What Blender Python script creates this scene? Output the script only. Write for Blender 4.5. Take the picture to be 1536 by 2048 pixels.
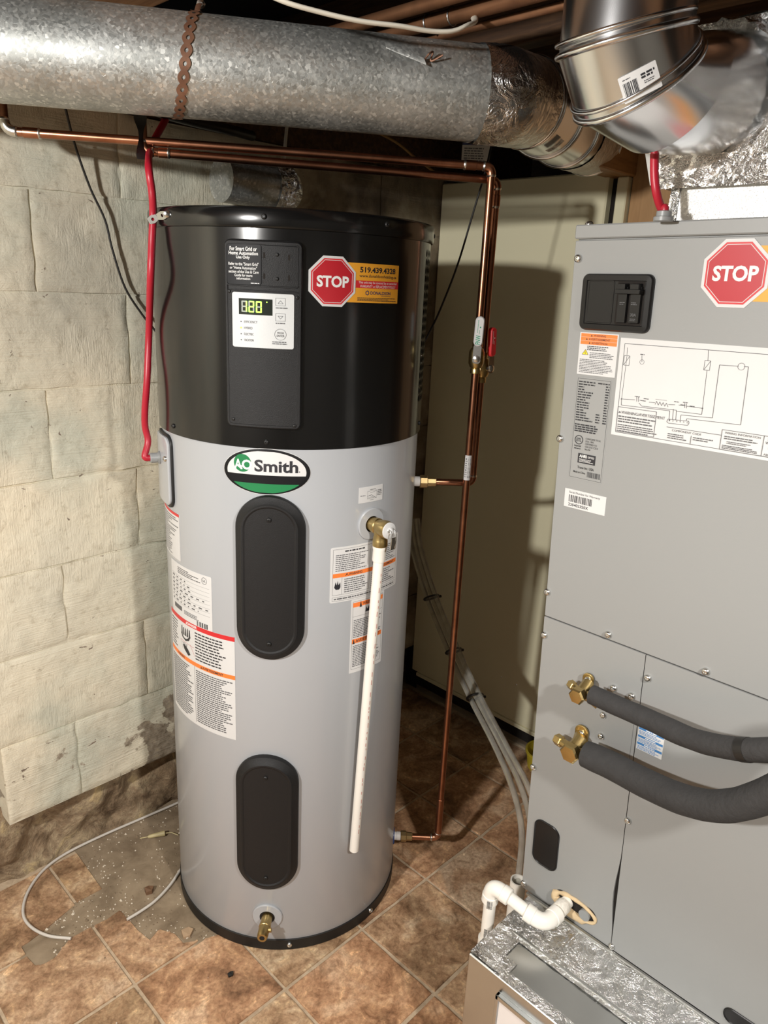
import bpy, bmesh, math, random
from mathutils import Vector, Matrix, noise
random.seed(11)
PI = math.pi
for o in list(bpy.data.objects):
    bpy.data.objects.remove(o)
S = bpy.context.scene
COL = S.collection

# ------------------------------------------------------------------ camera
FPX, PITCH, ROLL, YAW, EYE = 1475.0, math.radians(17.1), math.radians(-2.72), math.radians(46.0), 1.5007
_fw = Vector((math.sin(YAW)*math.cos(PITCH), math.cos(YAW)*math.cos(PITCH), -math.sin(PITCH)))
_r0 = Vector((math.cos(YAW), -math.sin(YAW), 0))
_d0 = _fw.cross(_r0)
_rt = math.cos(ROLL)*_r0 + math.sin(ROLL)*_d0
_dn = -math.sin(ROLL)*_r0 + math.cos(ROLL)*_d0
CAMPOS = Vector((0, 0, EYE))
cd = bpy.data.cameras.new('camera')
cam = bpy.data.objects.new('camera', cd)
COL.objects.link(cam)
cd.sensor_fit = 'VERTICAL'
cd.sensor_height = 24.0
cd.lens = FPX/2048*24.0
cd.clip_start = 0.02
cam.matrix_world = Matrix(((_rt.x, -_dn.x, -_fw.x, CAMPOS.x), (_rt.y, -_dn.y, -_fw.y, CAMPOS.y),
                           (_rt.z, -_dn.z, -_fw.z, CAMPOS.z), (0, 0, 0, 1)))
S.camera = cam

# ------------------------------------------------------------------ world, lamps, exposure
w = bpy.data.worlds.new('world'); S.world = w
w.use_nodes = True
w.node_tree.nodes['Background'].inputs[0].default_value = (0.9, 0.95, 1, 1)
w.node_tree.nodes['Background'].inputs[1].default_value = 0.02
def lamp(name, loc, power, col, rad):
    l = bpy.data.lights.new(name, 'POINT'); l.energy = power; l.color = col; l.shadow_soft_size = rad
    o = bpy.data.objects.new(name, l); o.location = loc; COL.objects.link(o)
    return o
lamp('ceiling_bulb', (-0.95, 0.56, 1.76), 90, (1.0, 0.975, 0.94), 0.045)
_l = bpy.data.lights.new('reflector_lamp', 'SPOT'); _l.energy = 60; _l.color = (1.0, 0.95, 0.89); _l.shadow_soft_size = .05
_l.spot_size = math.radians(68); _l.spot_blend = .75
_o = bpy.data.objects.new('reflector_lamp', _l); COL.objects.link(_o); _o.location = (.34, -.66, 1.90)
_o.rotation_euler = (Vector((.78, 1.0, .22))-Vector(_o.location)).to_track_quat('-Z', 'Y').to_euler()
vs = S.view_settings
vs.view_transform = 'Standard'; vs.look = 'None'; vs.exposure = 0.82; vs.gamma = 1.0
vs.use_curve_mapping = False

# ------------------------------------------------------------------ sight-line helpers (photograph pixel -> point on a known plane)
def ray(px, py):
    return (_rt*((px-768)/FPX) + _dn*((py-1024)/FPX) + _fw)
def on(px, py, axis, val):
    d = ray(px, py); t = (val-CAMPOS[axis])/d[axis]
    return CAMPOS + d*t
def at_depth(px, py, dep):
    return CAMPOS + ray(px, py)*dep
TX, TY, TR = 1.0230, 1.2850, 0.28
TH0 = math.radians(-138.6)
def on_tank(px, py, r=TR):
    d = ray(px, py); a = d.x*d.x+d.y*d.y; b = -2*(d.x*TX+d.y*TY); c = TX*TX+TY*TY-r*r
    D = max(0.0, b*b-4*a*c); t = (-b-math.sqrt(D))/(2*a); P = CAMPOS+d*t
    th = math.atan2(P.y-TY, P.x-TX)
    if th > TH0+PI: th -= 2*PI
    return (th-TH0)*TR, P.z            # arc length to the right of the middle of the tank, height

# ------------------------------------------------------------------ materials
MATS = {}
def nt(name):
    m = bpy.data.materials.new(name); m.use_nodes = True
    n = m.node_tree.nodes; return m, n, m.node_tree.links, n['Principled BSDF']
def M(name, col, rough=0.5, metal=0.0, var=0.06, vscale=30, bump=0.0, bscale=200, coat=0.0, emit=None, spec=None, trans=0.0, alpha=1.0, aniso=None):
    if name in MATS: return MATS[name]
    m, n, l, b = nt(name)
    tc = n.new('ShaderNodeTexCoord')
    no = n.new('ShaderNodeTexNoise'); no.inputs['Scale'].default_value = vscale; no.inputs['Detail'].default_value = 4
    l.new(tc.outputs['Object'], no.inputs['Vector'])
    mx = n.new('ShaderNodeMix'); mx.data_type = 'RGBA'
    c = Vector(col)
    mx.inputs[6].default_value = (*(c*(1-var)), 1); mx.inputs[7].default_value = (*[min(1, x*(1+var)) for x in c], 1)
    l.new(no.outputs['Fac'], mx.inputs[0]); l.new(mx.outputs[2], b.inputs['Base Color'])
    b.inputs['Roughness'].default_value = rough; b.inputs['Metallic'].default_value = metal
    if coat: b.inputs['Coat Weight'].default_value = coat; b.inputs['Coat Roughness'].default_value = 0.1
    if spec is not None: b.inputs['Specular IOR Level'].default_value = spec
    if trans: b.inputs['Transmission Weight'].default_value = trans; b.inputs['IOR'].default_value = 1.2
    if emit: b.inputs['Emission Color'].default_value = (*emit[:3], 1); b.inputs['Emission Strength'].default_value = emit[3]
    if bump:
        nb = n.new('ShaderNodeTexNoise'); nb.inputs['Scale'].default_value = bscale; nb.inputs['Detail'].default_value = 3
        l.new(tc.outputs['Object'], nb.inputs['Vector'])
        bp = n.new('ShaderNodeBump'); bp.inputs['Strength'].default_value = bump; bp.inputs['Distance'].default_value = 0.002
        l.new(nb.outputs['Fac'], bp.inputs['Height']); l.new(bp.outputs['Normal'], b.inputs['Normal'])
    MATS[name] = m
    return m
def ramp(n, stops):
    r = n.new('ShaderNodeValToRGB'); e = r.color_ramp.elements
    while len(e) < len(stops): e.new(0.5)
    for i, (p, c) in enumerate(stops):
        e[i].position = p; e[i].color = (*c, 1) if len(c) == 3 else c
    return r
def noi(n, l, vec, scale, detail=5, rough=0.55, dist=0.0):
    t = n.new('ShaderNodeTexNoise'); t.inputs['Scale'].default_value = scale; t.inputs['Detail'].default_value = detail
    t.inputs['Roughness'].default_value = rough; t.inputs['Distortion'].default_value = dist
    l.new(vec, t.inputs['Vector']); return t
def mth(n, l, op, a, b=None, clamp=False):
    t = n.new('ShaderNodeMath'); t.operation = op; t.use_clamp = clamp
    for i, x in enumerate((a, b)):
        if x is None: continue
        if isinstance(x, (int, float)): t.inputs[i].default_value = x
        else: l.new(x, t.inputs[i])
    return t.outputs[0]
def mixc(n, l, fac, a, b, mode='MIX'):
    t = n.new('ShaderNodeMix'); t.data_type = 'RGBA'; t.blend_type = mode
    if isinstance(fac, (int, float)): t.inputs[0].default_value = fac
    else: l.new(fac, t.inputs[0])
    for i, x in ((6, a), (7, b)):
        if isinstance(x, tuple): t.inputs[i].default_value = (*x, 1)
        else: l.new(x, t.inputs[i])
    return t.outputs[2]
def bumpn(n, l, hgt, strength, dist, prev=None):
    b = n.new('ShaderNodeBump'); b.inputs['Strength'].default_value = strength; b.inputs['Distance'].default_value = dist
    l.new(hgt, b.inputs['Height'])
    if prev is not None: l.new(prev, b.inputs['Normal'])
    return b.outputs['Normal']
def mapv(n, l, vec, sc=(1, 1, 1), rot=(0, 0, 0)):
    t = n.new('ShaderNodeMapping'); t.inputs['Scale'].default_value = sc; t.inputs['Rotation'].default_value = rot
    l.new(vec, t.inputs['Vector']); return t.outputs[0]

def mat_wall():
    m, n, l, b = nt('painted_block'); P = n.new('ShaderNodeNewGeometry').outputs['Position']
    sep = n.new('ShaderNodeSeparateXYZ'); l.new(P, sep.inputs[0])
    big = noi(n, l, P, 2.6, 3, .5); mid = noi(n, l, P, 9, 6, .6, .4); fine = noi(n, l, P, 45, 6, .65)
    base = ramp(n, [(.3, (.58, .55, .445)), (.5, (.73, .675, .53)), (.68, (.79, .71, .54))]); l.new(big.outputs['Fac'], base.inputs[0])
    green = noi(n, l, P, 3.7, 4, .5)
    gf = ramp(n, [(.5, (0, 0, 0)), (.66, (.6, .6, .6))]); l.new(green.outputs['Fac'], gf.inputs[0])
    c1 = mixc(n, l, gf.outputs[0], base.outputs[0], (.47, .51, .43))
    f2 = ramp(n, [(.30, (.62, .58, .52)), (.45, (1, 1, 1))]); l.new(fine.outputs['Fac'], f2.inputs[0])
    c2 = mixc(n, l, .55, c1, f2.outputs[0], 'MULTIPLY')
    # wear: paint gone low down and in blisters
    lvl = mth(n, l, 'MULTIPLY', mth(n, l, 'SUBTRACT', .34, sep.outputs[2]), .32)
    xr = mth(n, l, 'MULTIPLY', mth(n, l, 'SUBTRACT', sep.outputs[0], .74), 1.8)
    wsum = mth(n, l, 'ADD', mth(n, l, 'ADD', mid.outputs['Fac'], mth(n, l, 'MAXIMUM', lvl, -.10)), mth(n, l, 'MAXIMUM', mth(n, l, 'MINIMUM', xr, mth(n, l, 'MULTIPLY', mth(n,l,'SUBTRACT',.44,sep.outputs[2]), 1.3)), 0))
    wr = ramp(n, [(.615, (0, 0, 0)), (.635, (1, 1, 1))]); l.new(wsum, wr.inputs[0])
    bare = ramp(n, [(.35, (.20, .16, .11)), (.55, (.36, .31, .24)), (.7, (.45, .38, .27))]); l.new(fine.outputs['Fac'], bare.inputs[0])
    fk = ramp(n, [(.685, (0, 0, 0)), (.70, (1, 1, 1))]); l.new(noi(n, l, mapv(n, l, P, (1, 1, 1.6)), 24, 5, .6, 1.2).outputs['Fac'], fk.inputs[0])
    c2 = mixc(n, l, fk.outputs[0], c2, (.22, .17, .13))
    c3 = mixc(n, l, wr.outputs[0], c2, bare.outputs[0])
    # dirty, unpainted stretch towards the corner behind the tank
    far = ramp(n, [(.53, (0, 0, 0)), (.60, (1, 1, 1))]); l.new(mth(n, l, 'ADD', mth(n, l, 'MULTIPLY', sep.outputs[0], .35), mth(n, l, 'MULTIPLY', mid.outputs['Fac'], .2)), far.inputs[0])
    brown = ramp(n, [(.38, (.10, .075, .05)), (.52, (.25, .20, .14)), (.64, (.40, .35, .26))]); l.new(noi(n, l, P, 5, 6, .6).outputs['Fac'], brown.inputs[0])
    c4 = mixc(n, l, far.outputs[0], c3, brown.outputs[0])
    l.new(c4, b.inputs['Base Color']); b.inputs['Roughness'].default_value = .62
    stroke = noi(n, l, mapv(n, l, P, (6, 6, 260), (0, .15, 0)), 1.0, 4, .5, .6)
    stroke2 = noi(n, l, mapv(n, l, P, (170, 30, 16), (0, .35, 0)), 1.0, 4, .55, 1.6)
    sel = ramp(n, [(.46, (0, 0, 0)), (.54, (1, 1, 1))]); l.new(noi(n, l, P, 4.5, 2).outputs['Fac'], sel.inputs[0])
    st = n.new('ShaderNodeMix'); l.new(sel.outputs[0], st.inputs[0]); l.new(stroke.outputs['Fac'], st.inputs[2]); l.new(stroke2.outputs['Fac'], st.inputs[3])
    lump = noi(n, l, P, 26, 8, .7, .5)
    nb = bumpn(n, l, st.outputs[0], .5, .0035)
    nb = bumpn(n, l, lump.outputs['Fac'], .5, .007, nb)
    nb = bumpn(n, l, wr.outputs[0], -.6, .002, nb)
    l.new(nb, b.inputs['Normal']); return m
def mat_earth():
    m, n, l, b = nt('crumbling_footing'); P = n.new('ShaderNodeNewGeometry').outputs['Position']
    a = noi(n, l, P, 11, 8, .7, .6); c = noi(n, l, P, 60, 6, .7)
    r = ramp(n, [(.36, (.17, .11, .06)), (.48, (.34, .24, .145)), (.56, (.46, .35, .22)), (.66, (.66, .50, .27))]); l.new(a.outputs['Fac'], r.inputs[0])
    r2 = ramp(n, [(.3, (.55, .55, .55)), (.6, (1, 1, 1))]); l.new(c.outputs['Fac'], r2.inputs[0])
    l.new(mixc(n, l, .8, r.outputs[0], r2.outputs[0], 'MULTIPLY'), b.inputs['Base Color']); b.inputs['Roughness'].default_value = .95
    nb = bumpn(n, l, c.outputs['Fac'], .9, .008); nb = bumpn(n, l, a.outputs['Fac'], .8, .02, nb); l.new(nb, b.inputs['Normal']); return m
def mat_tile():
    m, n, l, b = nt('slate_vinyl_tile'); g = n.new('ShaderNodeNewGeometry'); oi = n.new('ShaderNodeObjectInfo')
    ad = n.new('ShaderNodeVectorMath'); ad.operation = 'ADD'
    cx = n.new('ShaderNodeCombineXYZ'); l.new(mth(n, l, 'MULTIPLY', oi.outputs['Random'], 37.0), cx.inputs[2])
    l.new(g.outputs['Position'], ad.inputs[0]); l.new(cx.outputs[0], ad.inputs[1]); V = ad.outputs[0]
    a = noi(n, l, V, 7, 6, .6, .8); c = noi(n, l, V, 26, 8, .72, 1.0); d = noi(n, l, V, 120, 4, .7)
    r = ramp(n, [(.34, (.235, .150, .090)), (.46, (.42, .275, .170)), (.54, (.55, .385, .250)), (.64, (.66, .52, .375))]); l.new(a.outputs['Fac'], r.inputs[0])
    r2 = ramp(n, [(.34, (.46, .38, .31)), (.47, (.84, .73, .66)), (.56, (1.0, .95, .88)), (.61, (1.15, 1.1, 1.0)), (.67, (1.8, 1.7, 1.5))]); l.new(c.outputs['Fac'], r2.inputs[0])
    c1 = mixc(n, l, .85, r.outputs[0], r2.outputs[0], 'MULTIPLY')
    r3 = ramp(n, [(.35, (.62, .58, .55)), (.6, (1.2, 1.2, 1.2))]); l.new(d.outputs['Fac'], r3.inputs[0])
    c2 = mixc(n, l, .7, c1, r3.outputs[0], 'MULTIPLY')
    tint = ramp(n, [(0, (1.10, .95, .85)), (.5, (1, 1, 1)), (1, (.97, 1.02, .98))]); l.new(oi.outputs['Random'], tint.inputs[0])
    l.new(mixc(n, l, .8, c2, tint.outputs[0], 'MULTIPLY'), b.inputs['Base Color']); b.inputs['Roughness'].default_value = .45
    nb = bumpn(n, l, c.outputs['Fac'], .35, .002); nb = bumpn(n, l, d.outputs['Fac'], .25, .001, nb); l.new(nb, b.inputs['Normal']); return m
def mat_simple_noise(name, stops, scale, rough, bump=.3, dist=.003, metal=0, stretch=(1, 1, 1), detail=6):
    m, n, l, b = nt(name); P = n.new('ShaderNodeTexCoord').outputs['Object']; V = mapv(n, l, P, stretch)
    a = noi(n, l, V, scale, detail, .6, .4); r = ramp(n, stops); l.new(a.outputs['Fac'], r.inputs[0]); l.new(r.outputs[0], b.inputs['Base Color'])
    b.inputs['Roughness'].default_value = rough; b.inputs['Metallic'].default_value = metal
    if bump: l.new(bumpn(n, l, a.outputs['Fac'], bump, dist), b.inputs['Normal'])
    return m
def mat_galv():
    m, n, l, b = nt('galvanised_spangle'); P = n.new('ShaderNodeTexCoord').outputs['Object']
    wv = n.new('ShaderNodeVectorMath'); wv.operation = 'ADD'; nz = noi(n, l, P, 60, 3)
    sc = n.new('ShaderNodeVectorMath'); sc.operation = 'SCALE'; sc.inputs['Scale'].default_value = .012; l.new(nz.outputs['Color'], sc.inputs[0])
    l.new(P, wv.inputs[0]); l.new(sc.outputs[0], wv.inputs[1])
    v = n.new('ShaderNodeTexVoronoi'); v.inputs['Scale'].default_value = 230; l.new(wv.outputs[0], v.inputs['Vector'])
    v2 = n.new('ShaderNodeTexVoronoi'); v2.inputs['Scale'].default_value = 520; l.new(wv.outputs[0], v2.inputs['Vector'])
    sp = n.new('ShaderNodeSeparateColor'); l.new(v.outputs['Color'], sp.inputs[0])
    r = ramp(n, [(0, (.44, .455, .44)), (.7, (.54, .55, .53)), (.9, (.64, .65, .62)), (1, (.82, .83, .80))]); l.new(sp.outputs[0], r.inputs[0])
    dirt = noi(n, l, P, 9, 5); dr = ramp(n, [(.35, (.62, .62, .60)), (.6, (1, 1, 1))]); l.new(dirt.outputs['Fac'], dr.inputs[0])
    l.new(mixc(n, l, .7, r.outputs[0], dr.outputs[0], 'MULTIPLY'), b.inputs['Base Color'])
    b.inputs['Metallic'].default_value = .8
    l.new(mth(n, l, 'ADD', mth(n, l, 'MULTIPLY', sp.outputs[1], .22), .36), b.inputs['Roughness'])
    sp2 = n.new('ShaderNodeSeparateColor'); l.new(v2.outputs['Color'], sp2.inputs[0])
    nb = bumpn(n, l, sp.outputs[2], .35, .0008); nb = bumpn(n, l, sp2.outputs[2], .2, .0005, nb); l.new(nb, b.inputs['Normal']); return m
def mat_foil(name='foil_tape', strength=.9, scale=22, rough=.2):
    m, n, l, b = nt(name); P = n.new('ShaderNodeTexCoord').outputs['Object']
    b.inputs['Base Color'].default_value = (.78, .78, .77, 1); b.inputs['Metallic'].default_value = 1; b.inputs['Roughness'].default_value = rough
    a = noi(n, l, P, scale, 5, .6, 2.5); c = noi(n, l, P, scale*3.5, 4, .6, 1.5)
    cr = ramp(n, [(.42, (0, 0, 0)), (.5, (1, 1, 1)), (.58, (0, 0, 0))]); l.new(a.outputs['Fac'], cr.inputs[0])
    nb = bumpn(n, l, cr.outputs[0], strength*.6, .004); nb = bumpn(n, l, c.outputs['Fac'], strength*.8, .004, nb); l.new(nb, b.inputs['Normal']); return m
def mat_tube():
    m, n, l, b = nt('clear_vinyl'); P = n.new('ShaderNodeTexCoord').outputs['Object']
    a = noi(n, l, P, 40, 3); r = ramp(n, [(.3, (.62, .60, .52)), (.7, (.86, .85, .78))]); l.new(a.outputs['Fac'], r.inputs[0]); l.new(r.outputs[0], b.inputs['Base Color'])
    b.inputs['Roughness'].default_value = .12; b.inputs['Transmission Weight'].default_value = .75; b.inputs['IOR'].default_value = 1.18; return m

WALL = mat_wall(); EARTH = mat_earth(); TILE = mat_tile(); GALV = mat_galv(); FOIL = mat_foil(); VINYL = mat_tube()
FOIL2 = mat_foil('smooth_foil', .65, 16, .24)
FOILFACE = mat_foil('foil_facing', .35, 60, .42)
CONC = mat_simple_noise('bare_concrete', [(.3, (.17, .122, .075)), (.5, (.265, .20, .13)), (.7, (.35, .27, .18))], 14, .85, .5, .004)
GROUT = mat_simple_noise('grout', [(.3, (.40, .30, .20)), (.7, (.58, .46, .32))], 60, .8, .3, .001)
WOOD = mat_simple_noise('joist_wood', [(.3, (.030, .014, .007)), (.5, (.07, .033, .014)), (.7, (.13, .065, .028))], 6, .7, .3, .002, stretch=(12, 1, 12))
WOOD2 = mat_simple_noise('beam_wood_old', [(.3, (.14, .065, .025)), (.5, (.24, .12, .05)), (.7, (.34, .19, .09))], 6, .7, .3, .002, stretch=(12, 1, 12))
PLY = mat_simple_noise('plywood', [(.3, (.36, .20, .085)), (.7, (.46, .27, .12))], 8, .6, .15, .001, stretch=(10, 10, 1))
BEAMW = mat_simple_noise('beam_wood', [(.3, (.22, .11, .04)), (.7, (.42, .23, .09))], 8, .5, .15, .001, stretch=(1, 10, 10))
CREAM = M('cream_enamel', (.78, .735, .52), .35, 0, .04, 3)
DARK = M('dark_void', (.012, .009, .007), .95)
COPPER = mat_simple_noise('copper', [(.3, (.27, .115, .065)), (.6, (.42, .19, .11)), (.8, (.52, .26, .16))], 14, .30, .05, .001, metal=1)
SOLDER = M('solder', (.66, .63, .58), .3, 1)
BRASS = M('brass', (.52, .385, .165), .34, 1, .12, 60, .1, 300)
BRASSD = M('dull_brass', (.42, .31, .15), .42, .9, .15, 80)
STEEL = M('steel', (.72, .72, .70), .25, 1)
DUCT = M('bright_sheet_metal', (.74, .75, .76), .2, 1, .05, 8, .05, 12)
SHEET = M('galvanised_sheet', (.62, .63, .62), .3, 1, .08, 14, .08, 40)
TANKG = M('tank_grey_enamel', (.405, .422, .442), .30, 0, .012, 4, coat=.35)
TANKB = M('gloss_black_enamel', (.005, .005, .005), .2, 0, .05, 8, coat=.3, spec=.5)
BASEB = M('black_base_plastic', (.006, .006, .006), .5)
PLASTIC = M('black_textured_plastic', (.0125, .0125, .013), .46, 0, .1, 200, .35, 900, spec=.3)
BLK = M('black_rubber', (.01, .01, .01), .45)
CABG = M('cabinet_grey_paint', (.285, .29, .285), .42, 0, .015, 5, .04, 500)
WHT = M('label_white', (.64, .64, .635), .45, 0, .02)
SILV = M('label_silver', (.62, .64, .64), .4, 0, .05, 400)
LGREY = M('label_grey', (.30, .305, .30), .35, 0, .02)
INK = M('ink_black', (.02, .02, .025), .5)
INKG = M('ink_grey', (.10, .10, .105), .5)
ORG = M('label_orange', (.85, .21, .04), .45, 0, .02)
AMB = M('label_amber', (.80, .36, .03), .45, 0, .03)
RED = M('label_red', (.60, .025, .03), .4, 0, .04)
DRED = M('label_dark_red', (.46, .012, .022), .4, 0, .04)
YEL = M('label_yellow', (.9, .68, .03), .4)
GRN = M('badge_green', (.02, .20, .07), .3)
BLU = M('label_blue', (.06, .20, .45), .4)
NAVY = M('ink_navy', (.03, .04, .12), .5)
LED = M('led_green', (.35, .9, .05), .4, emit=(.35, 1.0, .04, 1.6))
LEDOFF = M('led_unlit', (.30, .34, .28), .4)
SCREEN = M('display_window', (.02, .025, .02), .12)
REDC = M('red_cable_sheath', (.42, .012, .03), .38, 0, .06)
WHC = M('white_cable_sheath', (.72, .68, .58), .5, 0, .06)
BLKC = M('black_cable_sheath', (.012, .011, .010), .5)
PVC = M('white_pvc', (.86, .83, .76), .35, 0, .03, 20)
FOAM = M('black_pipe_foam', (.032, .031, .031), .85, 0, .25, 60, .5, 160)
SPRAY = M('spray_foam', (.62, .47, .28), .8, 0, .2, 40, .8, 60)
PTFE = M('ptfe_tape', (.85, .83, .80), .5)
STRAPC = mat_simple_noise('copper_strap', [(.3, (.16, .075, .045)), (.7, (.30, .16, .10))], 30, .45, .1, .001, metal=.5)
CREAMW = M('off_white_wall_paint', (.20, .19, .17), .85)
GREYC = M('grey_connector', (.26, .27, .27), .4)

# ------------------------------------------------------------------ mesh building
def basis(ax):
    ax = Vector(ax).normalized(); t = Vector((0, 0, 1)) if abs(ax.z) < .9 else Vector((1, 0, 0))
    u = t.cross(ax).normalized(); return u, ax.cross(u), ax
def smooth_path(pts, n=6):
    pts = [Vector(p) for p in pts]; out = []
    P = [pts[0]*2-pts[1]] + pts + [pts[-1]*2-pts[-2]]
    for i in range(1, len(P)-2):
        a, b, c, d = P[i-1:i+3]
        for k in range(n):
            t = k/n
            out.append(.5*((2*b)+(c-a)*t+(2*a-5*b+4*c-d)*t*t+(3*b-a-3*c+d)*t**3))
    out.append(pts[-1]); return out
class MB:
    def __init__(s): s.v = []; s.f = []; s.m = []
    def add(s, vs, fs, mat=0):
        k = len(s.v); s.v += [tuple(p) for p in vs]
        for q in fs: s.f.append([k+i for i in q]); s.m.append(mat)
        return k
    def box(s, a, b, bev=0.0, mat=0):
        x0, y0, z0 = a; x1, y1, z1 = b
        if bev <= 0:
            vs = [(x, y, z) for x in (x0, x1) for y in (y0, y1) for z in (z0, z1)]
            s.add(vs, [(0, 1, 3, 2), (4, 6, 7, 5), (0, 4, 5, 1), (2, 3, 7, 6), (0, 2, 6, 4), (1, 5, 7, 3)], mat); return
        vs = []; idx = {}
        for i, x in enumerate((x0, x1)):
            for j, y in enumerate((y0, y1)):
                for k, z in enumerate((z0, z1)):
                    dx, dy, dz = (bev if i == 0 else -bev), (bev if j == 0 else -bev), (bev if k == 0 else -bev)
                    idx[i, j, k] = len(vs)
                    vs += [(x, y+dy, z+dz), (x+dx, y, z+dz), (x+dx, y+dy, z)]
        fs = []
        for a_, o1, o2 in ((0, 1, 2), (1, 0, 2), (2, 0, 1)):
            for sd in (0, 1):
                q = []
                for p, r in ((0, 0), (1, 0), (1, 1), (0, 1)):
                    key = [0, 0, 0]; key[a_] = sd; key[o1] = p; key[o2] = r; q.append(idx[tuple(key)]+a_)
                fs.append(q)
        for a_ in range(3):
            o1, o2 = [k for k in range(3) if k != a_]
            for p in (0, 1):
                for r in (0, 1):
                    k0 = [0, 0, 0]; k0[o1] = p; k0[o2] = r; k1 = list(k0); k1[a_] = 1
                    A, B = idx[tuple(k0)], idx[tuple(k1)]
                    fs.append([A+o1, B+o1, B+o2, A+o2])
        for key, A in idx.items(): fs.append([A, A+1, A+2])
        s.add(vs, fs, mat)
    def loft(s, rings, closed=True, cap0=False, cap1=False, mat=0):
        n = len(rings[0]); k = len(s.v)
        for r in rings: s.v += [tuple(p) for p in r]
        m = n if closed else n-1
        for i in range(len(rings)-1):
            for j in range(m):
                s.f.append([k+i*n+j, k+i*n+(j+1) % n, k+(i+1)*n+(j+1) % n, k+(i+1)*n+j]); s.m.append(mat)
        if cap0: s.f.append([k+j for j in reversed(range(n))]); s.m.append(mat)
        if cap1: s.f.append([k+(len(rings)-1)*n+j for j in range(n)]); s.m.append(mat)
    def tube(s, pts, r, n=12, caps=True, mat=0, closed=False, flat=None):
        pts = [Vector(p) for p in pts]; N = len(pts); rr = r if isinstance(r, (list, tuple)) else [r]*N
        tan = []
        for i in range(N):
            a = pts[(i-1) % N] if (closed or i > 0) else pts[i]; b = pts[(i+1) % N] if (closed or i < N-1) else pts[i]
            tan.append((b-a).normalized())
        u, v, _ = basis(tan[0]); rings = []
        for i in range(N):
            t = tan[i]; u = (u-t*u.dot(t)).normalized(); v = t.cross(u)
            fv = flat if flat else 1.0
            rings.append([pts[i]+(u*math.cos(2*PI*k/n)*rr[i]+v*math.sin(2*PI*k/n)*rr[i]*fv) for k in range(n)])
        if closed: rings.append(rings[0])
        s.loft(rings, True, caps and not closed, caps and not closed, mat)
    def lathe(s, org, ax, prof, n=32, cap0=True, cap1=True, mat=0):
        u, v, a = basis(ax); org = Vector(org)
        rings = [[org+a*h+(u*math.cos(2*PI*k/n)+v*math.sin(2*PI*k/n))*r for k in range(n)] for r, h in prof]
        s.loft(rings, True, cap0, cap1, mat)
    def rod(s, a, b, r, n=16, mat=0, bev=0.0):
        a = Vector(a); b = Vector(b); L = (b-a).length
        prof = [(r, 0), (r, L)] if not bev else [(r-bev, 0), (r, bev), (r, L-bev), (r-bev, L)]
        s.lathe(a, b-a, prof, n, mat=mat)
    def plate(s, shape, layers, mp, c=(0, 0), Mx=8, mat=0, cap=True, back=False):
        rings = []
        for ins, h in layers:
            rows = shape(ins); loop = []
            z0, w0 = rows[0]; z1, w1 = rows[-1]
            loop += [(-w0+2*w0*k/Mx, z0) for k in range(Mx+1)]
            loop += [(w, z) for z, w in rows[1:-1]]
            loop += [(w1-2*w1*k/Mx, z1) for k in range(Mx+1)]
            loop += [(-w, z) for z, w in reversed(rows[1:-1])]
            rings.append([mp(c[0]+x, c[1]+z, h) for x, z in loop])
        s.loft(rings, True, False, False, mat)
        if cap:
            ins, h = layers[-1]; rows = shape(ins)
            s.loft([[mp(c[0]-w+2*w*k/Mx, c[1]+z, h) for k in range(Mx+1)] for z, w in rows], False, False, False, mat)
    def obj(s, name, mats, parent=None, smooth=35, world=None, **pr):
        me = bpy.data.meshes.new(name); me.from_pydata(s.v, [], s.f)
        if not isinstance(mats, (list, tuple)): mats = [mats]
        for m in mats: me.materials.append(m)
        me.polygons.foreach_set('material_index', s.m)
        bm = bmesh.new(); bm.from_mesh(me); bmesh.ops.remove_doubles(bm, verts=bm.verts, dist=1e-6)
        bmesh.ops.recalc_face_normals(bm, faces=bm.faces); bm.to_mesh(me); bm.free()
        if smooth:
            me.polygons.foreach_set('use_smooth', [True]*len(me.polygons)); me.set_sharp_from_angle(angle=math.radians(smooth))
        return link(name, me, parent, **pr)
def link(name, me, parent=None, **pr):
    o = bpy.data.objects.new(name, me); COL.objects.link(o)
    if parent is not None:
        o.parent = parent
        if parent.get('_w'): o.matrix_parent_inverse = Matrix.Translation(-parent.location)
    for k, v in pr.items(): o[k] = v
    return o
ROOTS = []
def thing(name, label, cat, loc=(0, 0, 0), group=None, world=True):
    o = bpy.data.objects.new(name, None); COL.objects.link(o); o.location = loc; o['label'] = label; o['category'] = cat
    o.empty_display_size = .05
    if group: o['group'] = group
    if world: o['_w'] = 1; ROOTS.append(o)
    return o
# outline shapes: rows of (height, half width), shrunk by an inset
def rrect(W, H, r, n=5):
    def f(i):
        w, h = W-2*i, H-2*i; q = max(min(r-i, w/2-1e-5, h/2-1e-5), 1e-4); rows = []
        for k in range(n+1):
            a = PI/2*(1-k/n); rows.append((h/2-q+q*math.sin(a), w/2-q+q*math.cos(a)))
        for k in range(n+1):
            a = -PI/2*k/n; rows.append((-h/2+q+q*math.sin(a), w/2-q+q*math.cos(a)))
        return rows
    return f
def stadium(W, H): return rrect(W, H, W/2, 12)
def ellipse(W, H, f0=1.0, f1=-1.0, n=24):
    def f(i):
        a, b = W/2-i, H/2-i; rows = []
        for k in range(n+1):
            z = f0+(f1-f0)*k/n
            if f0 == 1.0 and f1 == -1.0: z = math.cos(PI*k/n)
            rows.append((z*b, max(1e-4, a*math.sqrt(max(0, 1-z*z)))))
        return rows
    return f
def octa(D):
    def f(i):
        h = D/2-i; c = h*math.tan(PI/8); return [(h, c), (c, h), (-c, h), (-h, c)]
    return f
def disc(r): return ellipse(2*r, 2*r)

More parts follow.
